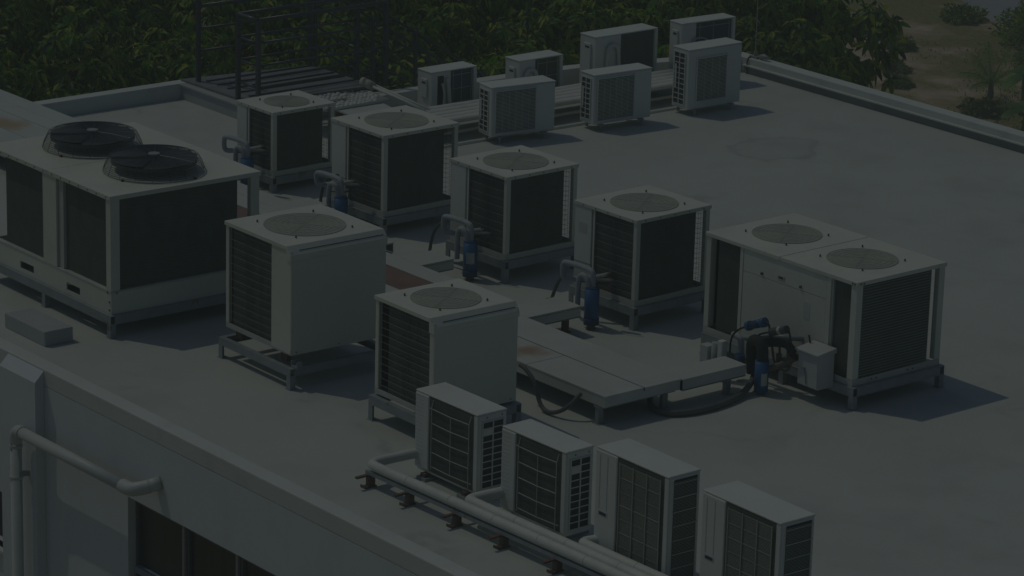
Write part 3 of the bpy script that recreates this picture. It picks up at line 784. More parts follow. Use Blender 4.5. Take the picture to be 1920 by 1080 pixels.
def split_fan(Wy, D_, z0, H1, loc, rz, label, grp, rows, louvre=(0.06, 0.68), square=False):
    """fan side faces +X, vent end faces -Y; near corner is origin; body x in [-D_,0], y in [0,Wy]"""
    e = empty('split_unit', loc, rz, label, 'air conditioner', grp)
    MB().box(-D_, 0, 0, Wy, z0, H1 - .017).build('casing', M['white'], e, bevel=.012)
    MB().box(-D_ - .005, .006, -.006, Wy + .006, H1 - .016, H1).build('top_panel', M['white'], e, bevel=.009)
    y0, y1 = Wy * louvre[0], Wy * louvre[1]
    q0, q1 = z0 + .05, H1 - (.06 if not square else .13)
    if square: q0 = z0 + .10
    o = MB().box(.0005, .003, y0, y1, q0, q1).build('fan_louvre', M['dark'], e)
    cy, cz, rr = (y0 + y1) / 2, (q0 + q1) / 2, min(y1 - y0, q1 - q0) * .47
    fb = MB()
    for a in range(3):
        pts = [(0.0036, cy, cz)]
        for k_ in range(9):
            an = 2 * math.pi * a / 3 + k_ * .17 + .3
            pts.append((0.0036, cy + rr * math.cos(an), cz + rr * math.sin(an)))
        fb.add([(x, y, z) for x, y, z in pts], [(0, i, i + 1) for i in range(1, 9)])
    fb.build('fan_blades', M['wired'], o)
    s = MB(); n = int((q1 - q0) / .0165)
    for i in range(n + 1):
        z = q0 + (q1 - q0) * i / n
        s.box(.006, .011, y0, y1, z - .0027, z + .0027)
    for i in range(5 if not square else 3):
        y = y0 + (y1 - y0) * (i + 1) / (6 if not square else 4)
        s.box(.0125, .0145, y - .0015, y + .0015, q0, q1)
    s.build('louvre_bars', M['whiteb'], o)
    f = MB().box(.0005, .016, y0 - .018, y0 - .001, q0 - .018, q1 + .018).box(.0005, .016, y1 + .001, y1 + .018, q0 - .018, q1 + .018).box(.0005, .016, y0, y1, q1 + .005, q1 + .018).box(.0005, .016, y0, y1, q0 - .018, q0 - .005)
    f.build('louvre_frame', M['whiteb'], e, bevel=.003)
    vent_grid(e, 'side_vent', 'y', -D_ + .03, -.075, z0 + .05, H1 - .06, 0.0, 2, rows, t=.012)
    MB().box(-D_ + .06, -D_ + .085, -.018, -.0105, z0 + .32 * (H1 - z0), z0 + .72 * (H1 - z0)).build('valve_bracket', M['whiteb'], e)
    for y in (Wy * .13, Wy * .83):
        MB().box(-D_ - .02, .03, y - .03, y + .03, z0 - .014, z0 - .001).cyl((.01, y, .002), (.01, y, z0 - .015), .018, 10).cyl((-D_, y, .002), (-D_, y, z0 - .015), .018, 10).build('foot', M['steel'], e)
    return e
GF = 'small white outdoor units with fan grilles along the rear'
split_fan(0.875, 0.30, 0.085, 0.691, (-5.075, 4.102, 0), -8, 'white fan unit with slatted front, leftmost of the three facing fans', GF, 8)
split_fan(0.857, 0.285, 0.085, 0.701, (-4.873, 5.510, 0), -4, 'white fan unit with slatted front in the middle of the three facing fans', GF, 8)
split_fan(0.857, 0.305, 0.08, 0.836, (-4.826, 6.980, 0), -0.5, 'tallest white fan unit, with a square grille, nearest the roof corner', GF, 10, louvre=(0.15, 0.70), square=True)

def split_back(Wy, D_, z0, H1, loc, rz, label, coil='coilb', coil_from=.42, pipes=0, grid=True):
    """coil side faces +X, plain end faces -Y"""
    e = empty('split_unit', loc, rz, label, 'air conditioner', 'white outdoor units with their coils to the roof, at the rear parapet')
    MB().box(-D_, -.012, 0, Wy, z0, H1 - .017).build('casing', M['white'], e, bevel=.008)
    MB().box(-D_ - .005, .006, -.006, Wy + .006, H1 - .016, H1).build('top_panel', M['white'], e, bevel=.008)
    ys = Wy * coil_from
    MB().box(-.0115, 0, 0, ys, z0, H1 - .017).build('back_panel', M['white'], e, bevel=.004)
    c = MB().box(-.0115, -.006, ys + .002, Wy - .06, z0 + .02, H1 - .018).build('coil', M[coil], e)
    MB().box(-.0115, .004, Wy - .045, Wy, z0 - .05, H1 - .017).build('corner_post', M['white'], e, bevel=.003)
    cv = MB().box(-D_ * .70, -D_ * .28, -.022, -.001, z0 + .30 * (H1 - z0), H1 - .10).build('end_cover', M['whiteb'], e, bevel=.008)
    MB().box(-D_ * .60, -D_ * .34, -.0245, -.0225, H1 - .16, H1 - .135).build('handle_slot', M['dark'], cv)
    if grid:
        g = MB(); n = 3
        for t in (.10, .48, .92): g.tube([(.002, ys + (Wy - .06 - ys) * t, z0 + .02), (.002, ys + (Wy - .06 - ys) * t, H1 - .03)], .0038, 4)
        for i in range(n):
            z = H1 - .075 - i * (H1 - z0 - .1) / 2.2
            if z > z0: g.tube([(.004, ys + .02, z), (.004, Wy - .09, z + .004)], .0038, 4)
        g.build('wire_guard', M['wire'], c)
    if pipes == 1:     # open valve bay with hanging lines
        MB().box(.0005, .003, ys * .30, ys * .62, z0 + .04, H1 - .06).build('valve_bay', M['dark'], e)
        pm = MB()
        pm.tube([(.02, ys * .78, H1 - .09), (.035, ys * .80, H1 - .2), (.03, ys * .86, z0 + .1), (.05, ys * .9, z0 - .04)], .028, 10, smooth=2)
        pm.tube([(.02, ys * .5, H1 - .15), (.03, ys * .62, H1 - .28), (.03, ys * .55, z0 + .02)], .016, 8, smooth=2)
        pm.build('lagged_pipe', M['wrap'], e, smooth=True)
    if pipes == 2:
        y_, z_ = ys * .62, H1 - .13
        MB().tube([(.03, y_ - .09, z0 + .02), (.03, y_ - .09, z_ - .08), (.03, y_ - .05, z_), (.03, y_ + .05, z_), (.03, y_ + .10, z_ - .07), (.03, y_ + .11, z0)], .026, 10, smooth=2).build('lagged_pipe', M['wrap'], e, smooth=True)
    if pipes == 3:
        y_, z_ = ys * .6, H1 - .21
        for k_ in range(3):
            MB().tube([(.03 + .02 * k_, y_ - .05, z0 + .05), (.03 + .02 * k_, y_, z_ - .05 * k_), (.03, y_ + .2, z_ + .01 - .05 * k_), (.03, y_ + .35, z_ - .12)], .013, 8, smooth=2).build('lagged_pipe', M['insul'], e, smooth=True)
    for y in (.10, Wy - .10):
        MB().box(-D_, 0, y - .03, y + .03, 0.0, z0 - .002).build('foot', M['steel'], e)
    return e
split_back(0.69, 0.284, 0.10, 0.575, (-6.454, 4.269, 0), 0, 'small white unit with an open pipe bay, left end of the rear parapet row', pipes=1)
split_back(0.69, 0.284, 0.09, 0.565, (-6.40, 5.59, 0), 0, 'small white unit with an arched white pipe, second along the rear parapet', coil='coil', pipes=2, coil_from=.36)
split_back(1.02, 0.31, 0.05, 0.745, (-6.30, 6.73, 0), 0, 'broad white unit with a plain dark coil, along the rear parapet', coil='coil', grid=False, coil_from=.40, pipes=2)
split_back(0.861, 0.255, 0.10, 0.850, (-5.949, 7.851, 0), -3, 'highest white unit with blue coil at the right end of the rear parapet row', coil_from=.26, pipes=3)

# ------------------------------------------------------------------ trunking in the middle of the roof
TZ = 0.293
tr = empty('cable_trunking', (0, -0.8, 0), 0, 'long low sheet metal trunking on short legs running between the condensers', 'trunking')
def tp(mb, n, m_, **k):
    o = mb.build(n, m_, tr, **k); o.location = (0, .8, 0); return o
def cover(x0, x1, y0, y1, m_='tray', z=TZ, t=.018):
    tp(MB().box(x0, x1, y0, y1, z - t, z), 'cover', M[m_], bevel=.003)
B0 = .188
# left rows
for y0, y1, m_ in ((-0.19, 0.07, 'tray'), (-0.435, -0.195, 'tray'), (-0.865, -0.445, 'ochre'), (-1.31, -0.872, 'tray')):
    cover(-9.6, -4.6, y0, y1, m_)
for y0, y1, m_ in ((-0.19, 0.07, 'tray'),): cover(-4.594, -1.6, y0, y1, m_)
for y0, y1, m_ in ((-0.435, -0.195, 'tray'), (-0.865, -0.47, 'redtray'), (-1.31, -0.872, 'tray')): cover(-4.594, 0.35, y0, y1, m_)
tp(MB().box(-4.594, .35, -.468, -.438, TZ - .018, TZ + .006), 'cover_lip', M['tray'])
cover(0.356, 3.41, -0.845, -0.40, 'tray')
cover(0.356, 2.277, -1.31, -0.853, 'patch'); cover(2.284, 3.405, -1.31, -0.853, 'tray')
tp(MB().box(0.356, 3.412, -.8525, -.8455, TZ - .03, TZ + .0015), 'seam', M['wired'])
# side walls of the trunking
tp(MB().box(-9.6, 3.400, -1.306, -1.300, B0, TZ - .019).box(-9.6, 3.400, -1.306, -1.27, B0 - .006, B0 - .001), 'side_plate', M['tray'])
tp(MB().box(3.394, 3.400, -1.299, -.41, B0, TZ - .019), 'end_plate', M['tray'])
tp(MB().box(-9.6, 3.39, -1.299, -.46, B0 - .012, B0 - .007), 'bottom_plate', M['steel'])
tp(MB().box(-9.6, -1.6, -.45, .06, B0 - .012, B0 - .007), 'bottom_plate', M['steel'])
tp(MB().box(-9.6, -1.6, .058, .064, B0, TZ - .019).box(-1.59, .35, -.202, -.197, B0, TZ - .019).box(.36, 3.2, -.412, -.406, B0, TZ - .019), 'side_plate', M['tray'])
# branches
for (x0, x1, y0, y1) in ((3.12, 3.425, -0.398, 0.385), (0.80, 1.175, -.398, .27), (-1.16, -.79, -.19, .23), (-3.5, -3.15, .072, .35), (-5.4, -5.1, .072, .35)):
    cover(x0, x1, y0, y1, 'tray', z=TZ - .004 if x0 > 3 else TZ)
    tp(MB().box(x1 - .008, x1 - .002, y0 + .001, y1 - .003, B0, TZ - .023).box(x0 + .002, x0 + .008, y0 + .001, y1 - .003, B0, TZ - .023).box(x0 + .009, x1 - .009, y1 - .009, y1 - .003, B0, TZ - .023), 'side_plate', M['tray'])
    tp(MB().box(x0 + .002, x1 - .002, y0 + .001, y1 - .003, B0 - .012, B0 - .007), 'bottom_plate', M['steel'])
for (x, y) in ((3.30, -1.27), (3.30, -.50), (3.34, .24), (1.04, .20), (-.95, .1), (1.9, -1.27), (1.9, -.5), (.4, -1.2), (.4, -.5), (-1.2, -1.2), (-1.2, -.5), (-3.2, -1.2), (-3.2, -.3), (-5.4, -1.2), (-5.4, -.3), (-7.5, -1.2), (-7.5, -.1), (-9.2, -1.2), (-9.2, -.1)):
    tp(MB().box(x, x + .006, y - .03, y + .03, .006, B0 - .013).box(x - .04, x - .001, y - .03, y - .024, .006, B0 - .013).box(x - .06, x + .03, y - .045, y + .045, 0, .0055).box(x - .05, x + .03, y - .04, y + .04, B0 - .03, B0 - .0135), 'leg', M['rust'] if x < 3.2 else M['steel'])

# hoses
def hose(pts, r, label, m_='hose'):
    o = MB().tube(pts, r, 12, smooth=3).build('hose', M[m_], smooth=True)
    return tag(o, label, 'hose')
hose([(2.42, -1.50, .36), (2.50, -1.5, .35), (2.64, -1.5, .26), (2.70, -1.5, .1), (2.77, -1.5, .03), (2.88, -1.5, .025), (3.01, -1.48, .08), (3.08, -1.42, .16), (3.09, -1.36, .22), (3.09, -1.33, .24)], .020, 'dark hose hanging in a U below the trunking beside the blank-sided condenser')
hose([(3.10, -.46, .19), (3.11, -.5, .12), (3.20, -.60, .04), (3.36, -.68, .035), (3.55, -.63, .035), (3.63, -.28, .035), (3.56, .16, .04), (3.42, .45, .07), (3.30, .62, .14)], .030, 'thick black hose curving over the roof towards the twin unit pipework', 'hose')

# ------------------------------------------------------------------ pipework beside the square condensers
def pipework(x, y, zc0, zc1, label, lbl=False, hosepts=None, s=1.0):
    """blue drier cylinder standing at (x, y) with lagged pipe loops, hose and valve; all joined"""
    e = empty('refrigerant_pipework', (x, y, 0), 0, label, 'pipework', 'lagged pipe loops with blue cylinders')
    c = MB().cyl((0, 0, zc0 + .03), (0, 0, zc1 - .02), .073, 28).cyl((0, 0, zc1 - .0195), (0, 0, zc1), .062, 28).build('blue_cylinder', M['blue'], e, smooth=True)
    MB().cyl((0, 0, zc0 + .005), (0, 0, zc0 + .07), .077, 28).build('lower_cap', M['navy'], c, smooth=True)
    MB().cyl((0, 0, 0.0), (0, 0, zc0 + .004), .040, 16).build('outlet_stub', M['copper'], e, smooth=True)
    if lbl:
        v = []; fs = []
        for i in range(9):
            an = R(-75 + 9 * i)
            v += [(.0745 * math.cos(an), .0745 * math.sin(an), zc0 + .15), (.0745 * math.cos(an), .0745 * math.sin(an), zc0 + .27)]
        fs = [(2 * i, 2 * i + 2, 2 * i + 3, 2 * i + 1) for i in range(8)]
        MB().add(v, fs).build('paper_label', M['paper'], c)
    zt_ = .59 * s
    MB().tube([(0.01, 0, zc1 - .01), (.01, 0, zt_ - .03), (-.03, 0, zt_ + .01), (-.42, 0, zt_ - .005), (-.455, 0, zt_ - .04), (-.455, 0, .42), (-.42, .03, .395), (-.19, .20, .44), (-.12, .31, .47)], .028, 12, smooth=2).build('lagged_pipe', M['insul'], e, smooth=True)
    MB().tube([(-.155, -.05, .20), (-.155, -.05, .46 * s), (-.12, -.05, .535 * s), (-.04, -.05, .535 * s), (-.012, -.04, .47), (-.012, -.03, zc1 - .02)], .027, 12, smooth=2).build('lagged_pipe', M['insul'], e, smooth=True)
    MB().tube([(.0, .08, .47), (.10, .13, .49), (.16, .15, .485)], .030, 12).build('valve', M['hose'], e, smooth=True)
    MB().tube([(-.14, -.03, zc1 + .02), (.0, .0, zc1 + .035), (.20, .1, .47), (.24, .13, .50), (.2, .15, .50), (.1, .1, .47), (0, 0, zc1 + .02)], .0055, 6, smooth=2).build('black_cable', M['blackf'], e, smooth=True)
    MB().cyl((-.1, .32, .49), (-.1, .2, .45), .022, 10).build('service_valve', M['copper'], e, smooth=True)
    if hosepts:
        MB().tube([(a - x, b - y, c_) for a, b, c_ in hosepts], .018, 10, smooth=2).build('drain_hose', M['hose'], e, smooth=True)
    return e
pipework(1.09, .475, .045, .435, 'blue cylinder with grey lagged pipes by the condenser nearest the long twin unit',
         hosepts=[(.64, .48, .40), (.52, .55, .38), (.44, .55, .24), (.38, .55, .10), (.50, .40, .16)])
pipework(-.87, .50, .04, .425, 'blue cylinder with a square white label and grey lagged pipes by the middle condenser', lbl=True,
         hosepts=[(-1.33, .52, .48), (-1.42, .55, .48), (-1.53, .55, .38), (-1.59, .55, .25), (-1.56, .5, .09), (-1.50, .4, .04)])
pipework(-3.12, .50, .04, .375, 'half hidden blue cylinder and pale pipes by the second condenser behind a cream lid', s=.93,
         hosepts=[(-3.32, .6, .54), (-3.53, .6, .46), (-3.62, .6, .29), (-3.64, .6, .10)])
pipework(-4.85, .47, .06, .43, 'blue cylinder with pale looped pipes by the smallest condenser', s=.98)

# ---- pipework of the long twin unit
e = empty('compressor_pipework', (3.3, .6, 0), 0, 'tangle of black pipes, driers and a blue cylinder before the long twin unit', 'pipework')
def ep(mb, n, m_, par=None, **k):
    o = mb.build(n, m_, par or e, **k)
    if par is None: o.location = (-3.3, -.6, 0)
    return o
c = ep(MB().cyl((3.51, .5, .03), (3.51, .5, .33), .066, 28), 'blue_cylinder', M['blue'], smooth=True)
v = []
for i in range(7):
    an = R(-45 + 9 * i); v += [(3.51 + .0675 * math.cos(an), .5 + .0675 * math.sin(an), .10), (3.51 + .0675 * math.cos(an), .5 + .0675 * math.sin(an), .22)]
ep(MB().add(v, [(2 * i, 2 * i + 2, 2 * i + 3, 2 * i + 1) for i in range(6)]), 'paper_label', M['paper'], c)
ep(MB().cyl((3.51, .5, 0), (3.51, .5, .029), .035, 12), 'outlet_stub', M['copper'], smooth=True)
ep(MB().tube([(3.51, .5, .32), (3.51, .5, .45), (3.45, .5, .505), (3.34, .52, .48), (3.32, .54, .36), (3.33, .55, .15)], .055, 14, smooth=2), 'black_lagged_pipe', M['blackf'], smooth=True)
ep(MB().tube([(3.38, .62, .44), (3.5, .65, .48), (3.66, .68, .50), (3.71, .7, .40), (3.70, .8, .36)], .042, 12, smooth=2), 'black_lagged_pipe', M['blackf'], smooth=True)
ep(MB().tube([(2.93, .66, .40), (3.02, .65, .40), (3.06, .65, .37), (3.06, .65, .20)], .030, 12, smooth=2), 'lagged_pipe', M['insul'], smooth=True)
ep(MB().tube([(3.08, .68, .40), (3.3, .68, .46), (3.52, .68, .535), (3.60, .72, .53), (3.62, .9, .5)], .026, 12, smooth=2), 'lagged_pipe', M['steel'], smooth=True)
ep(MB().tube([(3.48, .55, .22), (3.55, .62, .25), (3.66, .70, .33), (3.74, .78, .39), (3.76, .89, .40)], .030, 12, smooth=2), 'lagged_pipe', M['copper'], smooth=True)
d = ep(MB().cyl((3.20, .6, .565), (3.41, .6, .655), .040, 20), 'blue_drier', M['navy'], smooth=True)
ep(MB().cyl((3.185, .6, .5586), (3.225, .6, .5757), .046, 20).cyl((3.375, .6, .64), (3.42, .6, .6593), .046, 20), 'drier_cap', M['blue'], d, smooth=True)
d = ep(MB().cyl((3.50, .6, .585), (3.71, .6, .665), .038, 20), 'black_drier', M['hose'], smooth=True)
ep(MB().cyl((3.61, .6, .627), (3.645, .6, .6403), .0395, 20), 'label_band', M['paper'], d, smooth=True)
ep(MB().tube([(2.96, .6, .24), (2.965, .6, .39), (3.05, .6, .49), (3.19, .6, .56)], .010, 8, smooth=2).tube([(3.41, .6, .655), (3.47, .6, .66), (3.485, .6, .59), (3.49, .62, .5)], .010, 8, smooth=2)
   .tube([(3.27, .6, .40), (3.29, .6, .47), (3.36, .6, .53), (3.50, .6, .585)], .009, 8, smooth=2).tube([(3.71, .6, .665), (3.745, .6, .66), (3.75, .62, .55), (3.745, .66, .44)], .009, 8, smooth=2)
   .tube([(3.80, .80, .60), (3.84, .82, .40), (3.87, .85, .28)], .009, 8, smooth=1), 'copper_line', M['blackf'], smooth=True)
ep(MB().cyl((3.66, .7, .34), (3.66, .7, .42), .03, 10).cyl((3.52, .7, .28), (3.52, .7, .36), .028, 10).box(3.55, 3.62, .68, .74, .25, .33).cyl((3.72, .72, .42), (3.80, .72, .42), .018, 8)
   .tube([(3.50, .72, .44), (3.50, .74, .20), (3.56, .78, .18), (3.60, .80, .30)], .012, 8, smooth=1).tube([(3.42, .7, .42), (3.44, .72, .24), (3.5, .74, .18)], .012, 8, smooth=1), 'valve_cluster', M['copper'], smooth=True)
ep(MB().cyl((3.10, .60, .05), (3.10, .60, .26), .05, 16), 'navy_cylinder', M['navy'], smooth=True)
o = ep(MB().box(2.975, 3.045, .42, .49, .02, .40), 'white_filter_housing', M['whiteb'], bevel=.012)
ep(MB().cyl((2.93, .44, .02), (2.93, .44, .36), .036, 16), 'pale_blue_bottle', M['insul'], o, smooth=True)
o = tag(MB().box(2.76, 2.87, .40, .50, 0, .31).build('junction_box', M['box'], bevel=.006), 'small grey box at the left end of the twin unit pipework', 'box')

# electric enclosure
eb = empty('electric_enclosure', (4.08, .70, .06), 0, 'pale grey electric box with sloping lid hanging in front of the long twin unit', 'electric box')
bx = MB()
y0, y1 = -.03, .17
bx.box(-.27, 0, y0, y1, .10, .425)
bx.build('cabinet', M['box'], eb, bevel=.006)
MB().add([(-.29, y0 - .03, .445), (.015, y0 - .03, .445), (.015, y1 + .01, .475), (-.29, y1 + .01, .475), (-.29, y0 - .03, .427), (.015, y0 - .03, .427), (.015, y1 + .01, .427), (-.29, y1 + .01, .427)],
         [(0, 1, 2, 3), (4, 7, 6, 5), (0, 4, 5, 1), (1, 5, 6, 2), (2, 6, 7, 3), (3, 7, 4, 0)]).build('lid', M['box'], eb, bevel=.003)
MB().box(-.262, -.008, y0 - .008, y0 - .001, .11, .415).build('door', M['box'], eb, bevel=.003)
MB().ring((0, 0, 0), .012, .003, 12, 4)
lk = MB().cyl((-.20, y0 - .02, .27), (-.20, y0 - .008, .27), .012, 10).box(-.185, -.165, y0 - .022, y0 - .009, .255, .285).tube([(-.17, y0 - .02, .26), (-.155, y0 - .015, .22), (-.145, y0 - .012, .13)], .006, 6, smooth=1)
lk.build('latch', M['steel'], eb)
MB().box(-.20, -.17, y1, y1 + .03, .12, .40).box(-.08, -.05, y1, y1 + .03, .12, .40).build('bracket', M['steel'], eb)

# ------------------------------------------------------------------ front wrapped pipes and stands
def wrapped(pts, r, label, name='wrapped_pipe', m_='wrap', group='white wrapped pipes along the front row'):
    P = [Vector(p) for p in pts]
    o = MB().tube(pts, r, 14, smooth=2).build(name, M[m_], smooth=True)
    tag(o, label, 'pipe', group)
    # bands of tape
    for a, b in zip(P, P[1:]):
        n = int((b - a).length / .55)
        for i in range(n):
            q = a.lerp(b, (i + .6) / max(n, 1)); t = (b - a).normalized() * .006
            MB().cyl(q - t, q + t, r * 1.03, 14).build('tape_band', M['wrap'], o, smooth=True)
    return o
ya = lambda x: -3.93 + .03 * (x - 3.46)
wrapped([(3.42, -3.42, .20), (3.40, -3.80, .20), (3.41, -3.89, .20), (3.46, ya(3.46), .20), (3.60, ya(3.6), .20), (9.2, ya(9.2), .20)], .043, 'outermost white wrapped pipe, starting at the leftmost front unit')
wrapped([(4.62, -3.43, .215), (4.60, -3.70, .215), (4.61, -3.80, .215), (4.68, ya(4.6) + .095, .215), (4.85, ya(4.85) + .093, .215), (9.2, ya(9.2) + .093, .205)], .046, 'middle white wrapped pipe, joining from the second front unit')
wrapped([(5.93, -3.50, .22), (5.90, -3.62, .22), (5.92, -3.665, .22), (6.02, ya(6.0) + .19, .22), (6.2, ya(6.2) + .188, .22), (9.2, ya(9.2) + .188, .21)], .046, 'inner white wrapped pipe, joining from the tall third front unit')
o = MB().box(3.40, 9.2, -.022, .012, .118, .150).build('support_rail', M['steel']); o.location = (0, -3.935 - .03 * 3.4 - .0, 0)
o.rotation_euler = (0, 0, math.atan(.03)); o.location = (0, ya(0) - .012, 0)
tag(o, 'thin pale steel rail running below the wrapped pipes of the front row', 'rail')
SB = ['at the far left pipe corner', 'just left of the second pipe', 'below the join of the second pipe', 'in front of the second small unit', 'in front of the tall slatted unit', 'cut off at the bottom of the picture']
for i, x in enumerate((3.42, 3.95, 4.57, 5.17, 5.83, 6.52)):
    s = empty('pipe_stand', (x, ya(x), 0), 2, 'stubby rusty pipe stand ' + SB[i], 'pipe stand', 'rusty stands under the front pipes')
    MB().box(-.018, -.012, -.03, .03, .012, .10).box(-.0115, .03, -.03, -.024, .012, .10).box(.0305, .0365, -.03, .03, .012, .10).build('post', M['rust'], s)
    MB().box(-.035, .035, -.075, .05, 0, .0118).box(-.035, .035, -.075, -.069, .012, .026).build('foot_plate', M['rust'], s)
    MB().box(-.016, .016, -.15, .22, .1002, .117).build('cross_bar', M['rust'] if i in (0, 1) else M['redend'], s)
# concrete pads beneath front units
for (x0, x1, l_) in ((3.42, 4.3, 'leftmost'), (4.6, 5.45, 'second')): pass

# ------------------------------------------------------------------ rear wrapped pipe bundle along the rear units
bx0 = lambda y: -6.08 + (y - 4) * .02
yy0, yy1 = 3.45, 7.75
for k_ in range(5):
    off = .13 * k_
    pts = [(bx0(y) + off, y, .225 + .004 * math.sin(y * 2 + k_)) for y in np.linspace(yy0 + .02 * k_, yy1, 12)]
    LBL = ['farthest', 'second farthest', 'middle', 'second nearest', 'nearest'][k_]
    mb = MB().tube(pts, .066, 16); mb.v = [(a, b, .225 + (c_ - .225) * .6) for a, b, c_ in mb.v]; o = mb.build('wrapped_pipe', M['wrap'], smooth=True)
    tag(o, LBL + ' of the five white wrapped pipes lying side by side behind the fan units', 'pipe', 'white wrapped pipes behind the fan units')
for (dx, z, m_, r, lb) in ((.62, .105, 'beige', .020, 'beige thin pipe below the rear pipe bundle'), (.83, .018, 'wrap', .013, 'thin pale cable on the roof beside the rear pipe bundle')):
    o = MB().tube([(bx0(y) + dx, y, z) for y in np.linspace(3.4, 7.9, 10)], r, 10).build('thin_pipe', M[m_], smooth=True); tag(o, lb, 'pipe')
for i, y in enumerate((3.7, 5.2, 6.6, 7.5)):
    s = MB().box(bx0(y) - .08, bx0(y) + .66, y - .02, y + .02, .128, .184).box(bx0(y) - .08, bx0(y) - .04, y - .02, y + .02, 0, .127).box(bx0(y) + .55, bx0(y) + .59, y - .02, y + .02, 0, .127).build('pipe_trestle', M['rust'])
    tag(s, ['low trestle under the rear pipes behind the second condenser', 'low trestle under the rear pipes between the first and middle fan units', 'low trestle under the rear pipes left of the tallest fan unit', 'low trestle under the rear pipe ends behind the tallest fan unit'][i], 'trestle')
# cover plate where the bundle turns
cp = MB().prism([(-6.80, 2.90), (-5.50, 2.90), (-5.40, 3.44), (-6.1, 3.50), (-6.95, 3.65), (-7.02, 3.3)], .262, .28).build('pipe_cover_plate', M['tray'])
tag(cp, 'flat pale cover plate over the rear pipes just behind the second condenser', 'cover plate')
for (x, y) in ((-6.6, 3.0), (-5.6, 3.0), (-5.55, 3.35), (-6.7, 3.45)): MB().box(x - .03, x + .03, y - .03, y + .03, 0, .261).build('leg', M['rust'], cp)
# lumpy white lagging heap
hp = MB()
for i in range(18):
    for j in range(7):
        x = -6.97 + j * .072 + rnd.uniform(-.01, .01); y = 2.62 + i * .062 + rnd.uniform(-.01, .01)
        if j * .9 + i > 20: continue
        r_ = rnd.uniform(.028, .037); zc = .30 + r_ * .35 + (.035 if (i - 7) ** 2 + (j - 1) ** 2 * 3 < 18 else 0)
        rings = []
        pts = [(x, y, zc - r_ * .5), (x, y, zc + r_ * .0), (x, y, zc + r_ * .42), (x, y, zc + r_ * .55)]
        hp.tube(pts, [r_, r_ * 1.02, r_ * .65, r_ * .12], 10)
hp.box(-7.02, -6.5, 2.58, 3.7, .285, .31)
o = hp.build('lagging_heap', M['wrap'], smooth=True); tag(o, 'lumpy white quilted lagging lying behind the smallest condenser', 'lagging')
fp = empty('foam_capped_pipe', (-6.8, 3.7, .33), 0, 'beige foam capped pipe end lying by the foot of the stair railing', 'pipe')
MB().cyl((-.32, .02, .07), (-.12, .02, .055), .055, 16).build('foam_cap', M['beige'], fp, smooth=True)
MB().tube([(-.14, .02, .05), (.3, .02, .02), (.95, .0, -.02)], .018, 10).tube([(-.14, .09, .045), (.3, .09, .015), (.95, .07, -.02)], .016, 10).build('pipe', M['wrap'], fp, smooth=True)

# ------------------------------------------------------------------ landing, railings, stair
ld = empty('stair_landing', (-8.3, 3.2, -8), 0, 'dark steel landing plate with outside stairs going down behind the parapet', 'stairs')
def lp_(mb, n, m_, **k):
    o = mb.build(n, m_, ld, **k); o.location = (8.3, -3.2, 8); return o
lp_(MB().prism([(-9.05, 2.36), (-7.60, 2.40), (-7.50, 4.18), (-8.80, 4.16)], .190, .215), 'landing_plate', M['plate'])
rb = MB()
for i in range(5):
    x = -8.78 + i * .23
    rb.box(x, x + .03, 2.55, 4.14, .216, .232)
lp_(rb, 'plate_ribs', M['black'])
sx0, sx1, slope = -8.78, -7.88, .62
N_ST = 20
st = MB()
for i in range(N_ST):
    y = 4.2 + i * .27; z = .20 - (i + 1) * .27 * slope
    lp_(MB().box(sx0 + .03, sx1 - .03, y, y + .25, z - .015, z), 'tread', M['plate'])
for x in (sx0, sx1):
    y_ = 4.2 + N_ST * .27; z_ = .2 - N_ST * .27 * slope
    lp_(MB().add([(x - .01, 4.15, .20), (x + .01, 4.15, .20), (x + .01, y_, z_), (x - .01, y_, z_), (x - .01, 4.15, 0.0), (x + .01, 4.15, 0.0), (x + .01, y_, z_ - .2), (x - .01, y_, z_ - .2)],
                 [(0, 1, 2, 3), (4, 7, 6, 5), (0, 4, 5, 1), (1, 5, 6, 2), (2, 6, 7, 3), (3, 7, 4, 0)]), 'stringer', M['black'])
    for zz_ in (1.08, .82, .55, .28):
        lp_(MB().tube([(x, 4.15, .2 + zz_), (x, y_, z_ + zz_)], .019 if zz_ > 1 else .013, 8), 'stair_rail', M['black'], smooth=True)
    for k_ in range(7):
        y = 4.2 + k_ * .9; z = .2 - (y - 4.2) * slope
        lp_(MB().box(x - .018, x + .018, y - .018, y + .018, z - .1, z + 1.08), 'stair_post', M['black'])
for (x, y) in ((-8.7, 9.4), (-7.95, 9.4)):
    lp_(MB().box(x - .05, x + .05, y - .05, y + .05, -8, -3.0), 'support_column', M['black'])
def railing(name, label, pts, ztop, levels, extra=None, zb=.20):
    e = empty(name, (*pts[0], zb), 0, label, 'railing')
    ox, oy = pts[0]
    for i, (x, y) in enumerate(pts):
        zt_ = (extra or {}).get(i, ztop)
        MB().box(x - ox - .024, x - ox + .024, y - oy - .024, y - oy + .024, 0, zt_ - zb).build('post', M['black'], e)
    for k_, z in enumerate(levels):
        r_ = .026 if k_ == 0 else .016
        for a, b in zip(pts, pts[1:]):
            MB().tube([(a[0] - ox, a[1] - oy, z - zb), (b[0] - ox, b[1] - oy, z - zb)], r_, 10).build('rail', M['black'], e, smooth=True)
    return e
railing('railing', 'black pipe railing wrapping the near corner of the stair landing', [(-7.88, 4.18), (-7.862, 2.40), (-7.45, 2.41), (-7.46, 4.32)], 1.25, [1.25, .97, .69, .42])
railing('railing', 'black pipe railing on the far left side of the stair landing, with a tall post', [(-8.83, 2.47), (-8.79, 4.12)], 1.16, [1.16, .88, .60], extra={0: 1.9}, zb=.20)

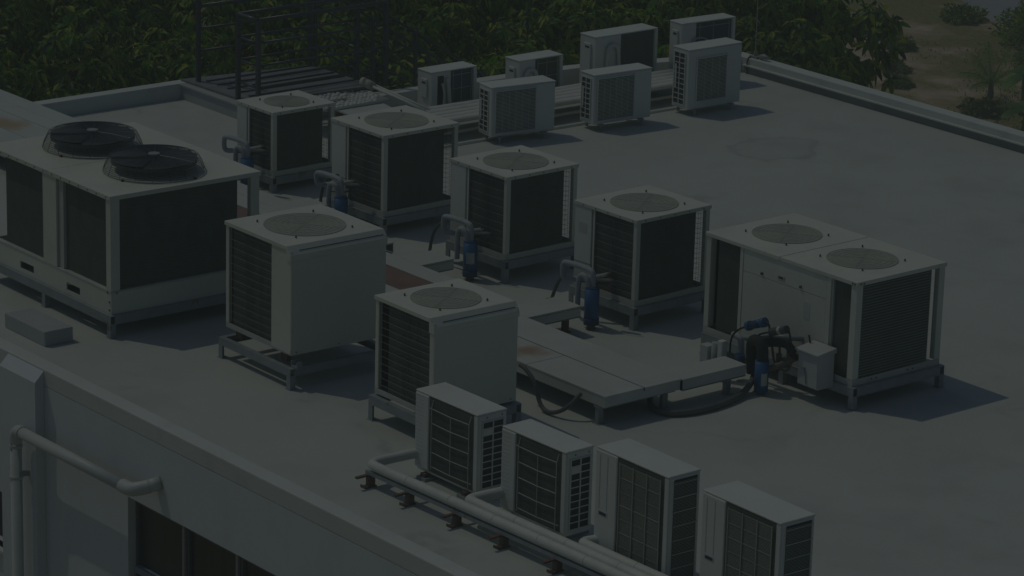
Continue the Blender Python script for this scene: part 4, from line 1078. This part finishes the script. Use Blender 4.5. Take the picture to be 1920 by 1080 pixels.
# lightning rod
lr = empty('lightning_rod', (-6.10, 9.27, .20), 0, 'thin pale lightning rod standing on the roof corner parapet', 'rod')
MB().cyl((0, 0, .0), (0, 0, 1.9), .0065, 8).build('rod', M['wire'], lr, smooth=True)
MB().box(-.07, .07, -.04, .04, .001, .03).cyl((0, 0, .03), (0, 0, .09), .02, 10).build('clamp', M['hub'], lr)
MB().tube([(-.05, 0, .02), (-.04, -.1, .0), (-.04, -.10, -.12), (-.02, -.12, -.19)], .012, 8, smooth=1).build('bonding_cable', M['hose'], lr, smooth=True)
MB().tube([(.09, .0, .03), (.16, 0, .05), (.26, .0, .045)], [.03, .035, .02], 10).build('insulator', M['hub'], lr, smooth=True)

# ------------------------------------------------------------------ vegetation
def leaf_mesh(name, P, D, Nn, Ln, Wd, m_, parent=None, curl=.25):
    """P base points, D direction, Nn side vector, folded leaves of 6 verts / 2x2 faces"""
    n = len(P)
    S_ = np.cross(D, Nn); S_ /= np.linalg.norm(S_, axis=1)[:, None] + 1e-9
    U = np.cross(S_, D)
    L_, W_ = Ln[:, None], Wd[:, None]
    droop = np.zeros_like(P); droop[:, 2] = -1
    b = P
    c1 = P + D * L_ * .5 + droop * L_ * .05
    tip = P + D * L_ + droop * L_ * curl
    l1 = P + D * L_ * .42 + S_ * W_ * .5 + U * W_ * .14
    r1 = P + D * L_ * .42 - S_ * W_ * .5 + U * W_ * .14
    l2 = P + D * L_ * .75 + S_ * W_ * .32 + U * W_ * .1 + droop * L_ * curl * .5
    r2 = P + D * L_ * .75 - S_ * W_ * .32 + U * W_ * .1 + droop * L_ * curl * .5
    V = np.stack([b, c1, tip, l1, r1, l2, r2], 1).reshape(-1, 3)
    F = np.array([[0, 3, 1], [0, 1, 4], [3, 5, 1], [1, 6, 4], [5, 2, 1], [1, 2, 6]])
    T = (F[None] + (np.arange(n) * 7)[:, None, None]).reshape(-1, 3)
    me = bpy.data.meshes.new(name)
    me.vertices.add(len(V)); me.vertices.foreach_set('co', V.astype(np.float32).ravel())
    me.loops.add(T.size); me.loops.foreach_set('vertex_index', T.astype(np.int32).ravel())
    me.polygons.add(len(T)); me.polygons.foreach_set('loop_start', np.arange(0, T.size, 3, dtype=np.int32))
    ms = m_ if isinstance(m_, list) else [m_]
    for q in ms: me.materials.append(q)
    if len(ms) > 1:
        idx = NR.choice(len(ms), n, p=LEAFP[:len(ms)] / LEAFP[:len(ms)].sum())
        me.polygons.foreach_set('material_index', np.repeat(idx, 6).astype(np.int32))
    me.update(calc_edges=True)
    o = bpy.data.objects.new(name, me); COL.objects.link(o)
    if parent: o.parent = parent
    return o
LEAFP = np.array([.53, .32, .15])

def unit(v): return v / (np.linalg.norm(v, axis=1)[:, None] + 1e-9)
def tree(loc, h, blobs, label, nl=9000, leaf=(.155, .052), lean=(0, 0), yellow=None):
    """trunk rises from loc to local z=h; blobs are (x, y, z, rx, ry, rz) in world space"""
    e = empty('leafy_tree', loc, 0, label, 'tree', 'trees behind the building')
    lx_, ly_, lz_ = loc
    tk = MB()
    top = (lean[0], lean[1], h)
    tk.tube([(0, 0, 0), (lean[0] * .3 + .1, lean[1] * .3, h * .4), (lean[0] * .7, lean[1] * .7, h * .75), top], [.24, .19, .14, .07], 10, smooth=1)
    wgt = np.array([b[3] * b[4] * b[5] for b in blobs]) ** .67; wgt /= wgt.sum()
    cent = np.array([b[:3] for b in blobs]); rad = np.array([b[3:] for b in blobs])
    for b in blobs:
        t = Vector((b[0] - lx_, b[1] - ly_, b[2] - lz_)); a = Vector((lean[0] * .6, lean[1] * .6, h * .6))
        mid = a.lerp(t, .5) + Vector((rnd.uniform(-.2, .2), rnd.uniform(-.2, .2), .2))
        tk.tube([a, mid, t], [.08, .05, .02], 7, smooth=1)
        for q in range(5):
            d = Vector((rnd.gauss(0, 1), rnd.gauss(0, 1), rnd.gauss(0, .8))).normalized()
            en = t + Vector((d.x * b[3], d.y * b[4], d.z * b[5])) * .9
            tk.tube([t, t.lerp(en, .5) + Vector((0, 0, .1)), en], [.02, .012, .005], 5, smooth=1)
    tk.build('trunk', M['bark'], e, smooth=True)
    # whorls: each a rosette of drooping leaves at a twig tip near the crown surface
    per = 9
    nw = nl // per
    bi = NR.choice(len(blobs), nw, p=wgt)
    dirs = unit(NR.normal(size=(nw, 3)))
    rr = 1 - np.abs(NR.normal(0, .18, nw))
    # uneven surface
    lump = 1 + .13 * np.sin(dirs[:, 0] * 7 + bi) + .13 * np.sin(dirs[:, 1] * 9 + bi * 2) + .1 * np.sin(dirs[:, 2] * 11 + bi)
    wc = cent[bi] + dirs * rad[bi] * (rr * lump)[:, None]
    wc -= np.array(loc)
    ax = unit(dirs + np.array([0, 0, .2]) + NR.normal(0, .35, (nw, 3)))
    P = np.repeat(wc, per, 0) ; A = np.repeat(ax, per, 0)
    n = len(P)
    sd_ = unit(np.cross(A, NR.normal(size=(n, 3))))
    D = unit(sd_ * 1.0 + A * NR.uniform(-.1, .7, (n, 1)) + np.array([0, 0, -1.0]) * NR.uniform(.2, 1.25, (n, 1)))
    P = P + D * .01 + NR.normal(0, .02, (n, 3))
    sc = NR.uniform(.65, 1.3, n)
    leaf_mesh('crown', P, D, A, leaf[0] * sc, leaf[1] * sc, [M['leaf'], M['leafy'], M['leafd']], e)
    # a few bare pale twigs
    tw = MB()
    for i in range(26):
        k_ = rnd.randrange(nw); c_ = Vector(wc[k_]); d_ = Vector(ax[k_])
        dn = Vector((rnd.uniform(-.1, .1), rnd.uniform(-.1, .1), -1))
        tw.tube([c_, c_ + d_ * .12, c_ + d_ * .16 + dn * .2, c_ + d_ * .14 + dn * .42], .0035, 4, smooth=1)
    tw.build('bare_twigs', M['twig'], e)
    return e
GZ = -8.0
def zs(x, y):          # height of the canopy surface behind the roof
    return float(np.interp(y, [-2, 1, 4, 7, 10, 13.7, 17], [-.55, -.62, -.75, -.95, -1.15, -1.6, -2.0])) + (-11 - x) * .40
def canopy(y0, y1, depth=4, seed=0, xf=-11.3):
    r_ = random.Random(seed); out = []
    for k_ in range(depth):
        x = xf - k_ * .95
        n_ = max(2, int(round((y1 - y0) / 1.15)))
        for i in range(n_):
            y = y0 + (y1 - y0) * (i + .5 + r_.uniform(-.25, .25)) / n_ + k_ * .55
            rr = r_.uniform(.58, .85)
            out.append((x + r_.uniform(-.3, .3), y, zs(x, y - k_ * .55) - rr * .55 + r_.uniform(-.12, .2), rr, rr * 1.05, rr * .9))
        if k_ == 0:
            for i in range(n_):
                y = y0 + (y1 - y0) * (i + .5) / n_
                out.append((x + .05, y, zs(x, y) - 1.35, .7, .75, .7))
    return out
tree((-14.0, -.4, GZ), 7.2, canopy(-2.2, 1.7, seed=1), 'dense drooping tree at the far left behind the roof parapet', nl=33000)
tree((-14.2, 3.4, GZ), 7.2, canopy(1.7, 4.9, seed=2), 'leafy tree with yellow young leaves directly behind the black stair railing', nl=28000)
tree((-14.8, 6.6, GZ), 7.0, canopy(4.9, 8.0, seed=3), 'tree just right of the stair rails, behind the unit with the open pipe bay', nl=27000)
tree((-15.2, 9.7, GZ), 6.6, canopy(8.0, 11.3, seed=4), 'darker leafy tree behind the broad white unit at the rear parapet', nl=28000)
tree((-14.6, 13.0, GZ), 6.2, canopy(11.3, 14.4, seed=5), 'leafy tree behind the lightning rod at the roof corner', nl=27000)
tree((-14.2, 16.0, GZ), 5.6, canopy(14.4, 16.3, 3, seed=6, xf=-11.8) + [(-12.4, 16.6, -2.35, .7, .8, .6), (-12.6, 17.5, -1.75, .75, .8, .7), (-12.3, 15.6, -2.3, .6, .7, .6)],
     'rightmost tree of the row, its drooping branches hanging over the sand', nl=11000, leaf=(.20, .078))
# second row filling the depth
tree((-19.0, .5, GZ), 7.0, [(-17.2, -1.5, .6, 2, 2, 1.5), (-17.5, 1.6, .4, 2, 2.1, 1.5), (-17.4, 3.6, .2, 1.8, 1.8, 1.4)], 'tree farther back, behind the dense one at the far left', nl=8000, leaf=(.2, .06))
tree((-19.5, 6.5, GZ), 6.6, [(-17.6, 5.2, 0, 2, 2, 1.5), (-17.8, 7.6, -.1, 2, 2.0, 1.5), (-17.6, 9.6, -.3, 1.8, 1.8, 1.4)], 'tree farther back, above the small units with open pipe bays', nl=8000, leaf=(.2, .06))
tree((-20.0, 13, GZ), 6.0, [(-18, 11.8, -.5, 2, 2.2, 1.5), (-18.2, 14.4, -.8, 2, 2.2, 1.5), (-18, 16.8, -1.1, 1.8, 2.0, 1.3), (-18.4, 18.8, -1.3, 1.4, 1.5, 1.2)], 'tree farther back, left of the open sand', nl=9000, leaf=(.2, .06))

# coconut palm sapling
pm = empty('palm_sapling', (-26.0, 35.35, GZ), 0, 'young coconut palm on the sand at the upper right', 'palm')
MB().tube([(0, 0, 0), (.02, 0, .2), (0, 0, .42)], [.09, .07, .05], 10, smooth=1).build('trunk', M['bark'], pm, smooth=True)
def frond(az, el, ln, droop_):
    mb_pts = []; d = Vector((math.cos(az) * math.cos(el), math.sin(az) * math.cos(el), math.sin(el)))
    for i in range(9):
        t = i / 8; mb_pts.append(Vector((0, 0, .40)) + d * ln * t + Vector((0, 0, -droop_ * t * t * ln)))
    sp_ = MB().tube(mb_pts, [.014 * (1 - .8 * i / 8) for i in range(9)], 5)
    for i in range(2, 26):
        t = i / 26; k_ = t * 8; a = int(k_); p = mb_pts[a].lerp(mb_pts[min(a + 1, 8)], k_ - a)
        tg = (mb_pts[min(a + 1, 8)] - mb_pts[a]).normalized(); s_ = tg.cross(Vector((0, 0, 1))).normalized()
        L_ = .30 * math.sin(math.pi * (.12 + .85 * t)) + .05
        for sg in (-1, 1):
            q = p + (s_ * sg * .75 + tg * .65).normalized() * L_ + Vector((0, 0, -.09 * L_ / .2))
            sp_.add([p - tg * .012, p + tg * .012, q], [(0, 1, 2)])
    return sp_
for i, (az, el, ln, dr) in enumerate(((2.6, 1.15, 1.0, .12), (1.1, 1.2, .95, .12), (.6, .85, .95, .35), (4.0, .75, .9, .45), (5.4, .8, .95, .4), (0.0, .6, .9, .5), (2.2, .65, .85, .5), (3.2, 1.0, 1.0, .3), (4.7, .5, .7, .5))):
    frond(az, el, ln * 1.12, dr).build('frond', M['palmleaf'], pm)

# banana plants
def banana(x, y, label, h=1.0, seed=1, ln=.8):
    e = empty('banana_plant', (x, y, GZ), 0, label, 'banana plant', 'banana plants on the open ground')
    MB().tube([(0, 0, 0), (.03, 0, h * .5), (0, 0, h)], [.07, .05, .03], 10, smooth=1).build('stem', M['grass'], e, smooth=True)
    rr = random.Random(seed)
    for k_ in range(7):
        az = k_ * 2.4 + rr.uniform(-.3, .3); el = rr.uniform(.2, .9)
        d = Vector((math.cos(az) * math.cos(el), math.sin(az) * math.cos(el), math.sin(el))); s_ = d.cross(Vector((0, 0, 1))).normalized()
        vs, fs = [], []
        for i in range(11):
            t = i / 10; p = Vector((0, 0, h * .95)) + d * ln * t + Vector((0, 0, -.55 * t * t * ln)); w_ = .17 * math.sin(math.pi * min(1, .08 + .9 * t)) ** .7
            vs += [p - s_ * w_ + Vector((0, 0, -.3 * w_)), p, p + s_ * w_ + Vector((0, 0, -.3 * w_))]
        for i in range(10):
            for j in range(2): fs.append((3 * i + j, 3 * i + j + 1, 3 * i + j + 4, 3 * i + j + 3))
        MB().add(vs, fs).build('leaf', M['leaf'], e, smooth=True)
banana(-24.7, 35.0, 'banana plant with broad leaves at the right picture edge, beside the young palm', 1.0, 3, .75)
banana(-23.6, 33.9, 'low banana plant just above the parapet at the right picture edge', .55, 8, .7)

def bush(x, y, r, h, label, n=2500, leaf=(.12, .05), ms=None):
    e = empty('bush', (x, y, GZ), 0, label, 'bush', 'bushes on the sandy ground')
    MB().tube([(0, 0, 0), (.05, 0, h * .4)], [.05, .03], 6).tube([(0, 0, 0), (-.1, .1, h * .4)], [.04, .02], 6).build('stem', M['bark'], e)
    d = unit(NR.normal(size=(n, 3))); d[:, 2] = np.abs(d[:, 2])
    lump = 1 + .2 * np.sin(d[:, 0] * 6 + x) + .2 * np.sin(d[:, 1] * 7 + y)
    P = d * np.array([r, r, h]) * (lump * (1 - np.abs(NR.normal(0, .22, n))))[:, None]
    D = unit(d + NR.normal(0, .6, (n, 3)))
    sc = NR.uniform(.6, 1.3, n)
    leaf_mesh('foliage', P, D, unit(NR.normal(size=(n, 3))), leaf[0] * sc, leaf[1] * sc, ms or [M['leaf'], M['leafy'], M['leafd']], e, curl=.1)
bush(-29.6, 40.9, 1.0, 1.0, 'dark rounded bush at the top right corner of the picture', 4500)
bush(-27.6, 39.2, .75, .75, 'dark green bush at the right edge above the young palm', 3500)
bush(-30.9, 37.4, .35, .22, 'low dry shrub in the middle of the sand', 700, ms=[M['grass'], M['leaf'], M['grass']])
bush(-29.3, 35.6, .3, .2, 'low scrubby bush left of the young palm', 600, ms=[M['grass'], M['leaf'], M['grass']])
bush(-28.2, 34.6, .28, .2, 'small scrubby bush near the overhanging branches', 600, ms=[M['grass'], M['leaf'], M['grass']])
bush(-32.3, 41.0, .5, .35, 'olive shrub by the pale road', 1100)
bush(-25.2, 34.3, .45, .3, 'dry brown shrub at the foot of the young palm', 900, ms=[M['grass'], M['grass'], M['leafd']])

# grass over the ground (countless): tufts spread over the patch in view
n = 26000
gx = NR.uniform(-37, -20, n); gy = NR.uniform(29, 46, n)
ok = (np.sin(gx * .9 + 1.3 * np.sin(gy * .5)) + np.sin(gy * .8 + gx * .35) + NR.normal(0, .5, n)) > .35
road_ok = ~((gy > 38.5) & (gx < -30.2))
ok &= road_ok
gx, gy = gx[ok], gy[ok]; n = len(gx)
P = np.stack([gx, gy, np.full(n, GZ)], 1)
D = unit(NR.normal(0, .55, (n, 3)) + np.array([0, 0, 1.0])); D[:, 2] = np.abs(D[:, 2])
LEAFP = np.array([.6, .25, .15])
o = leaf_mesh('grass', P, D, unit(NR.normal(size=(n, 3))), NR.uniform(.05, .16, n), NR.uniform(.015, .03, n), [M['grass'], M['leaf'], M['leafd']], None, curl=.15)
tag(o, kind='stuff')

# ------------------------------------------------------------------ even fog volume, added to veil the view and lift its blacks
hz = bpy.data.materials.new('added_veil'); hz.use_nodes = True
hn = hz.node_tree; hn.nodes.remove(hn.nodes['Principled BSDF'])
pv = hn.nodes.new('ShaderNodeVolumePrincipled')
pv.inputs['Color'].default_value = (0.90, 1.0, 0.84, 1)
pv.inputs['Density'].default_value = 0.0047
hn.links.new(pv.outputs[0], hn.nodes['Material Output'].inputs['Volume'])
hz.cycles.homogeneous_volume = True
o = MB().box(-160, 100, -100, 180, -9, 10.8).build('added_veil', hz)
tag(o, kind='stuff')
